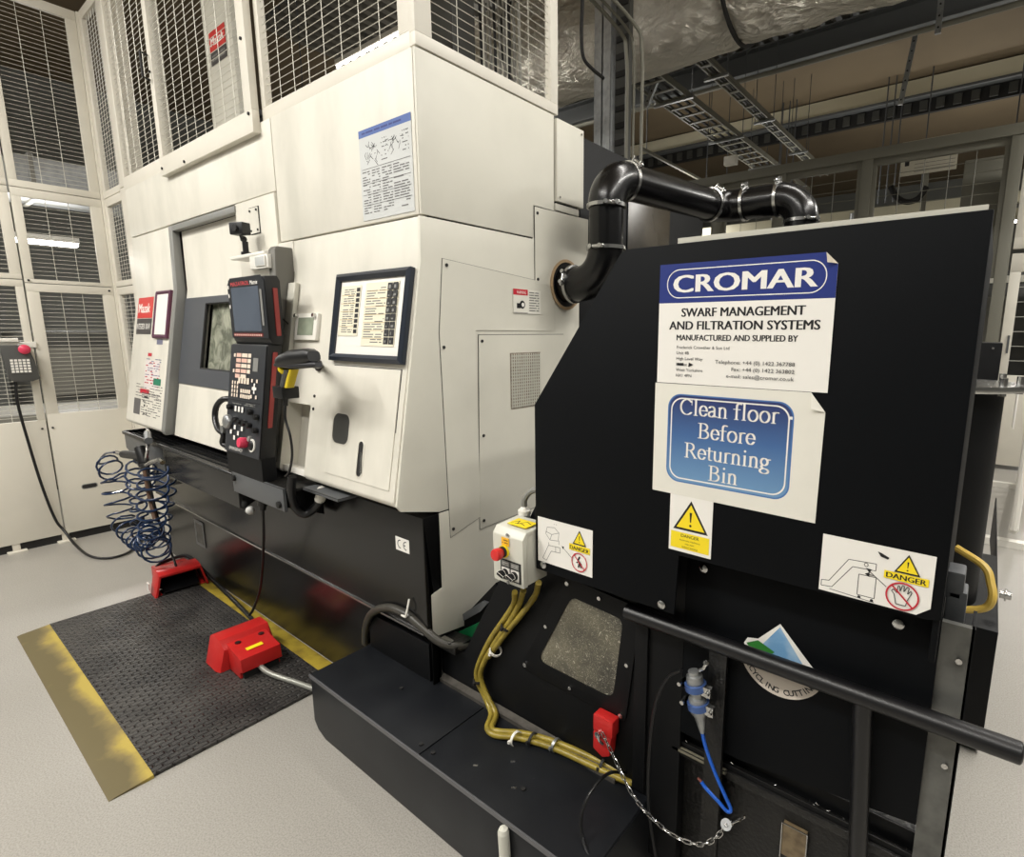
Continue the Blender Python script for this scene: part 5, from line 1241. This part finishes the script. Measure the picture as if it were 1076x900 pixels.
# teach pendant on the left guard
t=thing('teach_pendant','grey handheld keypad pendant with a red button hooked on the white guard door','pendant',(-5.33,.66,1.33))
zc=1.345
b=MB(); b.prism([(.60,1.452),(.735,1.455),(.760,1.35),(.775,1.22),(.735,1.205),(.64,1.205),(.62,1.235),(.615,1.30)],'x',-5.37,-5.31,mat('pendant_grey',(72,72,70),.45)); b.build('pendant_body',t,bevel=.008)
s=Sheet(.105,.105,mat('pendant_key_field',(80,80,78),.4))
for i in range(5):
    for j in range(5): s.rect(.006+i*.020,.006+j*.019,.021+i*.020,.020+j*.019,paper)
s.build('key_field',t,(-5.308,.632,1.262),(0,1,0),(0,0,1),'grid of white keys')
b=MB(); b.lathe((-5.315,.715,1.425),(1,0,0),[(.018,0),(.03,.01),(.032,.025),(.02,.035),(0,.037)],pink,16); b.build('stop_button',t,'pinkish red stop button')
b=MB(); b.box((-5.39,.55,1.435),(-5.372,.79,1.475),whitep); b.box((-5.375,.50,1.475),(-5.35,.70,1.50),whitep); b.build('pendant_bracket',label='white bracket strip holding the grey teach pendant',cat='bracket',bevel=.003)
P=[PX(16,397,-5.33),PX(19,425,-5.33),PX(30,465,-5.33),PX(44,510,-5.33),PX(58,545,-5.33)]+[PZ(68,558,.10),PZ(80,573,.02),PZ(95,584,.012),PZ(115,586,.012),PZ(135,580,.012),PZ(150,567,.012),PZ(172,556,.02)]
b=MB(); b.tube(spline(P,8),.0085,plast,8); b.build('pendant_cable',label='black cable hanging from the teach pendant and crossing the floor to the machine',cat='cable',smooth=60)

# ================================================================ BACKGROUND (inside the cell and beyond)
# column inside the guard with red sign
t=thing('robot_column','white robot gantry column with a red and black sign, behind the mesh above the machine','column',(-3.9,1.8,2.43))
b=MB(); XA,XB=PY(216,60,1.6).x,PY(246,60,1.6).x; b.box((XA,1.6,2.44),(XB,1.71,5.0),white); b.box((XA-.02,1.58,2.43),(XB+.02,1.73,2.5),dgrey); b.build('column_body',t,bevel=.01)
A=PY(220,56,1.59);B_=PY(244,35,1.59)
s=Sheet(.23,.11,logor); s.text('Mazak',.02,.03,.05,paper,width=.19,bold=.03); s.build('logo_plate',t,(A.x,1.597,A.z-.0),(1,0,0),(0,0,1),'red plate with white lettering')
s=Sheet(.23,.072,logok); s.scribble(.02,.015,.21,.06,2,.01,mgrey,.9,3); s.build('model_plate',t,(A.x,1.597,A.z-.075),(1,0,0),(0,0,1),'dark plate under the red one')
t=thing('gantry_beam','long grey overhead gantry beam inside the guard behind the mesh','beam',(-4,2.4,3.0))
b=MB(); b.box((-7.5,2.9,3.35),(-3.5,3.1,3.75),bgdark); b.box((-7.5,2.86,3.30),(-3.5,3.14,3.35),bgmid); b.build('beam_body',t,bevel=.005)
b=MB(); 
for i in range(31): b.box((-7.4+i*.125,2.88,3.76),(-7.34+i*.125,2.98,3.82),gasket)
b.build('cable_chain',t)
t=thing('gantry_carriage','dark tooling carriage hanging from the gantry beam above the machine','carriage',(-2.6,2.7,2.6))
b=MB(); b.box((-3.35,2.65,2.8),(-3.05,2.85,3.9),bgdark); b.box((-3.28,2.5,2.60),(-3.12,2.65,3.1),bgdark); b.cyl((-3.2,2.55,2.45),(-3.2,2.55,2.62),.09,galv,18); b.build('carriage_body',t,bevel=.008)
b=MB(); R=random.Random(11)
for i in range(9):
    x=-2.75+i*.04; b.tube(spline([V((x,2.6,3.9)),V((x+.02,2.6,3.2)),V((x+R.uniform(-.05,.05),2.62,2.7)),V((x+.03,2.7,2.44))],5),.009,bgmid if i%3 else gasket,6)
b.build('hose_bundle',t)
# things beyond the left guard
def machine_block(label,x0,x1,y0,y1,h,m,lights=0,seed=1,name='background_machine'):
    t=thing(name,label,'machine',((x0+x1)/2,(y0+y1)/2,0)); R=random.Random(seed)
    b=MB(); b.box((x0,y0,.1),(x1,y1,h),m); b.box((x0+.04,y0+.04,0),(x1-.04,y1-.04,.1),gasket); b.build('housing',t,bevel=.02)
    return t
t=machine_block('grey enclosed machine far behind the left mesh guard',-9.4,-8.0,-.6,.7,2.0,bgmid)
b=MB(); b.box((-8.0,-.3,.9),(-7.985,.4,1.7),winband); b.box((-7.985,-.1,.2),(-7.97,.5,.7),bgdark); b.build('door_window',t)
t=machine_block('dark machine standing behind the left mesh guard door',-8.6,-7.0,1.0,2.6,1.55,bgdark)
b=MB(); b.box((-7.0,1.1,.95),(-6.985,1.9,1.4),bgmid); b.box((-7.0,2.0,.5),(-6.98,2.5,1.4),white); b.build('side_panel',t)
t=thing('work_table','low white table seen through the mesh of the guard door','table',(-6.4,1.2,0))
b=MB(); b.box((-6.9,.55,.84),(-6.0,2.1,.90),bgmid); b.build('table_top',t,bevel=.005)
for x in (-6.85,-6.05):
    for y in (.6,2.05): b=MB(); b.box((x-.02,y-.02,0),(x+.02,y+.02,.84),dgrey); b.build('leg',t)
t=thing('ventilation_duct','pale rectangular duct crossing behind the upper left mesh','duct',(-7.5,1.4,3.0))
b=MB(); b.prism([(3.0,2.75),(3.0,3.05),(-.5,3.35),(-.5,3.0)],'x',-7.6,-7.1,galv) if False else b.box((-7.6,-1.5,2.75),(-7.1,3.6,3.1),galv)
for y in (-.8,.2,1.2,2.2,3.2): b.box((-7.62,y-.02,2.73),(-7.08,y+.02,3.12),bgmid)
b.build('duct_body',t,bevel=.004)
b=MB(); b.tube(spline([V((-6.6,.98,4.2)),V((-6.6,1.0,3.5)),V((-6.6,.95,3.0)),V((-6.62,.75,2.7))],8),.02,gasket,8); b.build('hanging_cable',label='thick black cable curving down behind the tall left mesh panel',cat='cable')
t=thing('equipment_rack','grey steel frame rack behind the narrow mesh panels','rack',(-6.2,3,0))
b=MB()
for x in (-7.0,-5.6):
    for y in (2.9,4.2): b.box((x-.04,y-.04,0),(x+.04,y+.04,3.2),bgsteel)
for z in (.8,1.6,2.4,3.15): b.box((-7.04,2.86,z),(-5.56,4.24,z+.04),bgsteel)
b.build('rack_frame',t)
for i,(x,y,z,s_) in enumerate(((-6.6,3.3,.84,.4),(-6.0,3.5,.84,.3),(-6.4,3.4,1.64,.45),(-6.0,3.6,2.44,.35))):
    b=MB(); b.box((x-s_/2,y-s_/2,z),(x+s_/2,y+s_/2,z+s_*.8),[bgmid,logok,cromb,bgdark][i]); b.build('storage_box',label=('pale grey box on the lowest shelf','dark box beside the pale one on the lowest shelf','blue box on the middle shelf','dark box on the top shelf')[i]+' of the rack behind the mesh',cat='box',bevel=.01)

# column + conduits right of the guard
t=thing('steel_column','bright-flanged steel building column rising behind the extraction pipe','column',(-2.55,3.85,0))
def ibeam(b,p0,p1,h,w,tf,tw,m,up=V((0,0,1))):
    p0=V(p0);p1=V(p1);d=(p1-p0).normalized();s=d.cross(up).normalized();u=s.cross(d)
    def bx(a,c,e,f): 
        vs=[p+s*i+u*j for p in (p0,p1) for i,j in ((a,e),(c,e),(c,f),(a,f))]
        b.add(vs,[(0,3,2,1),(4,5,6,7),(0,1,5,4),(1,2,6,5),(2,3,7,6),(3,0,4,7)],m)
    bx(-w/2,w/2,h/2-tf,h/2); bx(-w/2,w/2,-h/2,-h/2+tf); bx(-tw/2,tw/2,-h/2,h/2)
b=MB(); ibeam(b,(-2.62,3.85,0),(-2.62,3.85,6.0),.20,.15,.015,.012,galv,up=V((0,1,0))); b.build('column_body',t)
b=MB(); b.box((-2.52,3.78,2.6),(-2.40,3.83,6.0),bgdark)
for i in range(26): b.box((-2.51,3.77,2.62+i*.12),(-2.41,3.78,2.66+i*.12),gasket)
b.build('cable_ladder',t)
for k,(x,r,l) in enumerate(((-2.36,.014,'nearest the column'),(-2.30,.010,'middle of three'),(-2.23,.013,'furthest from the column'))):
    b=MB(); b.tube(spline([V((x,3.7,1.5)),V((x,3.7,3.1)),V((x,3.68,3.55)),V((x-.03,3.6,3.7)),V((x-.25,3.2,4.0)),V((x-.45,2.9,4.4)),V((x-.5,2.85,5.5))],6),r,bgsteel,8); b.build('conduit',label='bent steel conduit beside the building column, '+l,cat='conduit',group='steel conduits at the column')
b=MB(); b.tube(spline([PY(612,0,3.3),PY(611,35,3.3),PY(613,60,3.3),PY(622,72,3.4),PY(634,82,3.6)],8),.012,gasket,8); b.build('loose_cable',label='loose black cable drooping in front of the foil duct',cat='cable')

# foil ducts
from mathutils import noise as NZ
def duct(label,y,z,r,x0,x1,bands):
    t=thing('foil_duct',label,'duct',((x0+x1)/2,y,z))
    n=300;k=72; b=MB(); vs=[];fs=[]
    for i in range(n+1):
        x=x0+(x1-x0)*i/n
        for a in range(k):
            an=2*PI*a/k; ca,sa=math.cos(an),math.sin(an)
            p=V((x*1.6,ca*1.3,sa*1.3)); d=NZ.fractal(p,.9,2.1,4)*.035+NZ.ridged_multi_fractal(V((x*2.2,ca*1.1+5,sa*1.1)),.9,2.2,4,1,2)*.018
            pinch=min([abs(x-q) for q in bands]+[9]); d-=.03*math.exp(-(pinch/.07)**2)
            rr=r+d-.02; vs.append(V((x,y+rr*ca,z+rr*sa)))
    for i in range(n):
        for a in range(k): fs.append((i*k+a,i*k+(a+1)%k,(i+1)*k+(a+1)%k,(i+1)*k+a))
    fs+=[tuple(range(k)),tuple(range(n*k,n*k+k))]
    b.add(vs,fs,MATS['foil']); b.build('lagging',t,smooth=80)
    for x in (x0+1,-2.9,1.2):
        for sy in (-1,1): b=MB(); b.cyl((x,y+sy*(r+.01),z),(x,y+sy*(r+.01),6.0),.008,dgrey,6); b.build('hanger_rod',t)
    for x in bands: b=MB(); b.lathe((x-.012,y,z),(1,0,0),[(r-.03,0),(r*1.02,.002),(r*1.02,.022),(r-.03,.024)],gasket,40); b.build('strap',t,'black strap round the lagging')
    return t
duct('large foil-lagged ventilation duct under the ceiling, the nearer one at the column',4.75,4.42,.50,-9,3.5,[-1.95,.2,-4.2])
# ceiling deck ribs, beams
b=MB()
for i in range(70): b.box((-9+i*.22,4.2,5.90),(-8.9+i*.22,9.4,5.98),deck)
b.box((-9,4.2,5.98),(6,9.4,6.0),beamd); b.build('ceiling_ribs',kind='structure')
b=MB(); ibeam(b,(-10,9.0,5.67),(6,9.0,5.67),.34,.26,.02,.015,beamd); b.build('ceiling_beam',kind='structure')
b=MB(); b.cyl((-10,8.6,5.30),(6,8.6,5.30),.035,bgsteel,10); b.build('sprinkler_pipe',label='long grey pipe running level under the dark ceiling beam',cat='pipe')
b=MB(); b.box((-10,11.9,5.69),(6,12.0,5.97),beamc); b.box((-10,11.8,5.65),(6,12.1,5.69),beamd); b.build('ceiling_beam',kind='structure')
b=MB(); b.box((-10,12.0,5.42),(6,12.08,5.65),gasket)
for i in range(64): b.box((-10+i*.25,11.96,5.46),(-9.88+i*.25,12.0,5.62),bgdark)
b.build('ceiling_beam_lattice',kind='structure')
# cable trays running away from the camera
def tray(label,x,z,w,y0,y1):
    t=thing('cable_tray',label,'cable tray',(x,y0,z))
    b=MB(); b.box((x-w/2,y0,z),(x-w/2+.02,y1,z+.08),bgsteel); b.box((x+w/2-.02,y0,z),(x+w/2,y1,z+.08),bgsteel)
    n=int((y1-y0)/.45)
    for i in range(int((y1-y0)/.3)): b.box((x-w/2,y0+i*.3,z+.005),(x+w/2,y0+i*.3+.05,z+.02),bgsteel)
    b.build('tray_body',t)
    b=MB()
    for k in range(3): b.tube([V((x-w/2+.05+k*.3*w,y0,z+.035)),V((x-w/2+.04+k*.3*w,y1,z+.035))],.018,gasket if k else bgdark,6)
    b.build('laid_cable',t)
    b=MB()
    for i in range(0,n,4):
        y=y0+i*.45; b.box((x-w/2-.08,y,z-.03),(x+w/2+.08,y+.04,z),galv); b.cyl((x-w/2-.06,y+.02,z),(x-w/2-.06,y+.02,5.98),.006,dgrey,6); b.cyl((x+w/2+.06,y+.02,z),(x+w/2+.06,y+.02,5.98),.006,dgrey,6)
    b.build_each('hanger',t)
tray('wide steel cable tray hung under the tan ceiling, running away from the column',-3.75,4.6,.42,5.2,13.0)
tray('narrow dark cable tray beside the wide one under the ceiling',-3.15,4.75,.16,5.2,12.5)
for i,(x,y) in enumerate(((-4.6,7.6),(-4.5,10.5))):
    b=MB(); b.box((x-.01,y,4.3),(x+.03,y+2.6,4.34),bgsteel); b.cyl((x,y+.2,4.34),(x,y+.2,5.98),.008,dgrey,6); b.cyl((x,y+2.4,4.34),(x,y+2.4,5.98),.008,dgrey,6); b.build('strut_channel',label=('nearer' if i==0 else 'further')+' thin hanging strut channel left of the wide cable tray',cat='strut')
for i,(px,py,yy,l,a) in enumerate(((958,55,9.3,1.3,.12),(988,10,8.0,.5,0),(690,85,6.5,.6,.5))):
    p=PY(px,py,yy); b=MB(); b.box((-.03,-.02,-l/2),(.03,.02,l/2),galv,Matrix.Translation(p)@Matrix.Rotation(a,4,'Y')); 
    for k in range(int(l/.12)): b.cyl(p+Matrix.Rotation(a,3,'Y')@V((0,-.021,-l/2+.06+k*.12)),p+Matrix.Rotation(a,3,'Y')@V((0,-.023,-l/2+.06+k*.12)),.012,gasket,6)
    b.build('strut_bracket',label=('long slanting strut hanging from the cream ceiling beam','short perforated strut under the dark ceiling beam, far right','perforated strut near the building column')[i],cat='strut')
for i,px in enumerate((822,829,836,930,938,946,1068,975)):
    p=PY(px,130,11.6); b=MB(); b.cyl((p.x,11.6,3.9),(p.x,11.6,6.0),.012,dgrey,6); b.build('drop_rod',label='thin dark rod dropping from the cream beam to the far mesh cage',cat='rod',group='rods under the cream ceiling beam')
b=MB(); p=PY(768,169,8.0); b.box(p-V((.09,.05,.06)),p+V((.09,.05,.06)),whitep); b.build('junction_box',label='small white box fixed under the cable tray above the extraction pipe',cat='box',bevel=.01)

# far mesh cage, plane y=8
bgp=[]
xs=[-5.2,-4.35,-3.45,-2.55,-1.50,-.02]
for i,(a,c) in enumerate(zip(xs,xs[1:])):
    nm=('leftmost','second from the left','middle','fourth from the left','rightmost')[i]
    fence_panel('grey far mesh cage panel, %s of five, with an upper window'%nm,(a+.05,8,0),LX,c-a-.1,2.2,3.72,[(.06,c-a-.16,2.28,3.62)],.25,.12,.004,group=None,fm=bgsteel,wm=bgsteel,th=.05,name='mesh_fence',cat='fence')
for i,x in enumerate(xs):
    b=MB(); b.box((x-.06,7.94,0),(x+.06,8.06,3.76),bgsteel); b.build('cage_post',label='grey square post of the far mesh cage, '+('leftmost','second from the left','third from the left','fourth from the left','fifth from the left','rightmost, broadest in view')[i],cat='post',bevel=.006)
b=MB(); b.box((-5.3,7.93,3.70),(2.2,8.07,3.82),bgsteel); b.build('cage_rail',label='long grey top rail of the far mesh cage',cat='rail',bevel=.004)
# far white doors on the right
t=thing('far_door','pale framed glazed door of the far cage, right of the hood','door',(.35,8,0))
b=MB(); frame_rect(b,(.06,7.98,0),LX,.95,.05,2.45,[(.10,.85,1.1,2.25)],.05,fencew); b.build('door_frame',t,bevel=.004)
b=MB(); wires(b,(.16,7.98,1.1),LX,(0,0,1),.75,1.15,.375,.16,.004,wireg); b.build('wire_mesh',t,smooth=0)
b=MB(); b.box((.12,7.93,1.35),(.14,7.955,1.55),dgrey); b.build('door_handle',t)
fence_panel('pale upper mesh panel over the far glazed door',(.06,7.98,0),LX,.95,2.5,3.68,[(.10,.85,2.62,3.55)],.2,.06,.004,fm=fencew,wm=bgsteel,th=.05,name='mesh_fence',cat='fence')
fence_panel('pale mesh panel at the far right edge of the cage',(1.05,7.98,0),LX,1.1,.05,3.68,[(.08,1.0,1.1,3.55)],.2,.08,.004,fm=fencew,wm=bgsteel,th=.05,name='mesh_fence',cat='fence')
# things inside the far cage
t=thing('notice_board','pale ruled board with a dark mark inside the far cage','board',(-1.15,8.6,3.3))
A=PY(945,186,8.6);B_=PY(986,158,8.6)
s=Sheet(.62,.42,mat('board_paper',(190,184,166),.5)); 
for i in range(8): s.line((.16,.04+i*.045),(.6,.04+i*.045),.006,inkg)
s.rect(.05,.12,.10,.38,ink); s.build('board_sheet',t,(A.x,8.6,A.z),(1,0,0),(0,0,1)); b=MB(); b.box((A.x+.28,8.61,0),(A.x+.33,8.65,A.z+.42),bgsteel); b.box((A.x+.1,8.5,0),(A.x+.5,8.8,.03),bgsteel); b.build('board_stand',t)
t=thing('grey_cabinet','plain grey cabinet block high in the far cage beside the broad post','cabinet',(-.55,8.7,2.9))
A=PY(1008,225,8.7);B_=PY(1046,166,8.7); b=MB(); b.box((A.x,8.6,.1),(B_.x+.1,8.9,B_.z),bgsteel); b.box((A.x+.03,8.62,0),(B_.x+.07,8.88,.1),gasket); b.build('cabinet_body',t,bevel=.01)
b=MB(); b.tube(spline([PY(936,196,8.4),PY(942,207,8.4),PY(953,212,8.4),PY(965,208,8.4),PY(974,196,8.4)],8),.035,gasket,8); b.build('hanging_hose',label='black hose sagging inside the far cage under the ruled board',cat='hose')
R=random.Random(21)
spec=[(-5.2,-3.9,9.5,11,2.6,bgmid,'grey machine behind the far cage, furthest left'),(-3.7,-2.5,10,12,2.9,bgdark,'dark machine behind the far cage, left of middle'),(-2.3,-1.0,9.6,11,2.75,bgmid,'grey machine behind the middle of the far cage'),(-.8,.6,10.5,12,2.5,bgdark,'dark machine behind the right end of the far cage'),(1.0,2.6,9.4,11,2.3,bgmid,'grey machine behind the far door')]
for i,(x0,x1,y0,y1,h,m,l) in enumerate(spec):
    t=machine_block(l,x0,x1,y0,y1,h,m)
    b=MB(); b.box((x0+.15,y0-.02,h*.45),(x1-.4,y0,h*.85),winband if m is bgmid else bgmid); b.box((x0+.1,y0-.03,h*.93),(x1-.1,y0,h*.97),white); b.build('front_window',t)
    b=MB(); b.cyl((x0+.3,y0+.3,h),(x0+.3,y0+.3,h+.7),.06,galv,12); b.build('stack',t)
b=MB(); b.box((-5,9.0,3.0),(2.5,9.1,3.12),mat('pale_trunking',(190,184,160),.5)); [b.box((x,9.03,0),(x+.05,9.07,3.0),bgsteel) for x in (-4.9,-1.6,2.4)]; b.build('trunking',label='long pale trunking running level behind the far cage',cat='trunking')
b=MB(); b.box((-5,9.9,3.35),(2.5,10.0,3.5),MATS['pale_trunking']); b.build('trunking',label='second pale trunking, higher and further behind the far cage',cat='trunking')
# plastic barrier on the floor right
t=thing('plastic_barrier','white plastic pedestrian barrier standing on the floor at the right edge','barrier',(.5,5.9,0))
b=MB(); x0,x1=.02,.0
def bar3(p,q,w,m,b): b.tube([V(p),V(q)],w,m,8)
ya,yb=4.9,6.9
def bp_(y,z): return V((.265+(y-5.0)*.06,y,z))
for z in (.16,.98): bar3(bp_(4.9,z),bp_(7.2,z),.03,whitep,b)
for i in range(12): y=4.9+i*2.3/11; bar3(bp_(y,.16),bp_(y,.98),.022,whitep,b)
for y in (5.0,7.0): b.box(bp_(y,0)-V((.25,.04,0)),bp_(y,.05)+V((.25,.04,0)),whitep)
b.build('barrier_frame',t)
b=MB(); b.box((.18,5.15,.86),(.19,5.35,1.12),paper); b.build('barrier_label',t)

# ================================================================ LUMINAIRES (hung fixtures, some added out of view to brighten the scene)
def lum(label,x,y,z,L,along='x',power=60,w=.12):
    t=thing('ceiling_light',label,'ceiling light',(x,y,z),'long LED lights')
    lx,ly=(L,w) if along=='x' else (w,L)
    b=MB(); b.box((x-lx/2,y-ly/2,z),(x+lx/2,y+ly/2,z+.05),whitep); b.build('housing',t)
    b=MB(); b.box((x-lx/2+.01,y-ly/2+.01,z-.03),(x+lx/2-.01,y+ly/2-.01,z),lampm); b.build('diffuser',t)
    if power:
        ld=bpy.data.lights.new('ceiling_lamp','AREA'); ld.shape='RECTANGLE'; ld.size=lx; ld.size_y=ly; ld.energy=power; ld.color=(1,.975,.925)
        l2=bpy.data.lights.new('ceiling_uplight','AREA'); l2.shape='RECTANGLE'; l2.size=lx; l2.size_y=ly; l2.energy=power*.35; l2.color=(1,.975,.925)  # added lamp shining upwards to brighten the ceiling
        o2=bpy.data.objects.new('ceiling_uplight',l2); C.objects.link(o2); o2.location=(0,0,.07); o2.rotation_euler=(PI,0,0); o2.parent=t
        lo=bpy.data.objects.new('ceiling_lamp',ld); C.objects.link(lo); lo.location=(0,0,-.04); lo.parent=t
    return t
lum('long LED light hung over the aisle, left of the camera',-3.4,-1.2,4.3,2.4,'x',78,.2)
lum('long LED light hung over the aisle, behind the camera',-.6,-1.4,4.3,2.4,'x',78,.2)
lum('long LED light hung over the far left of the aisle, across the others',-3.9,-2.6,4.3,2.4,'y',120,.2)  # unseen lamp, placed to brighten the left guard
lum('long LED light hung high on the right of the camera',2.4,.6,4.3,2.4,'y',60,.2)
lum('long LED light over the right-hand walkway',1.9,3.2,4.4,2.4,'y',110,.2)
# seen through the meshes
A=PY(360,72,3.6);B_=PY(428,38,3.6)
lum('bright LED light seen through the mesh above the right front corner of the machine',(A.x+B_.x)/2+.1,3.6,(A.z+B_.z)/2,1.3,'x',30,.2)
p=PX(459,27,-2.6); lum('short LED light seen through the end mesh beside the corner post',-2.3,4.9,PY(460,28,4.9).z,.7,'x',0,.14)
lum('LED light seen low through the end mesh',PY(545,75,7.2).x,7.2,PY(545,75,7.2).z,1.0,'x',40,.14)
p=PX(45,253,-7.3); lum('LED light seen through the middle mesh panel of the left guard',-7.3,p.y,p.z,.5,'y',30,.14)
lum('LED light seen through the narrow mesh left of the machine',PY(114,236,3.4).x,3.4,PY(114,236,3.4).z,.35,'x',15,.12)
lum('LED light beyond the extraction pipe',PY(717,225,9.3).x,9.3,PY(717,225,9.3).z,.5,'x',30,.14)
lum('LED light deep in the far cage, left of middle',-3.0,11.0,3.4,2.4,'x',60,.14)
lum('LED light deep in the far cage, right of middle',-.2,13.0,3.6,2.4,'x',60,.14)
lum('LED light deep behind the far glazed door',.9,12.0,2.9,.9,'x',30,.14)
lum('second LED light deep behind the far glazed door, lower and further',1.0,14.5,2.6,1.1,'x',30,.14)
lum('long LED light over the hall, out to the right',2.6,7.2,4.5,2.4,'x',120,.2)  # added to light the background, kept outside the frame
lum('long LED light over the rear walkway, left of the far cage',-8.5,7.5,5.2,2.4,'x',100,.2)  # added out of sight to lift the dark background
lum('LED light over the area beyond the left guard',-9.0,-3.2,4.3,2.0,'y',110,.2)  # unseen added lamp, brightens the space behind the left mesh
lum('long LED light over the machine end, above the black hood',.1,2.6,4.7,2.4,'x',32,.2)  # added above the frame for highlights on the foil duct and pipe
w=bpy.data.worlds.new('world'); bpy.context.scene.world=w; w.use_nodes=True
w.node_tree.nodes['Background'].inputs[0].default_value=(1,.96,.88,1); w.node_tree.nodes['Background'].inputs[1].default_value=.3
vs=bpy.context.scene.view_settings; vs.view_transform='Standard'; vs.look='None'; vs.gamma=1; vs.use_curve_mapping=False; vs.exposure=.41
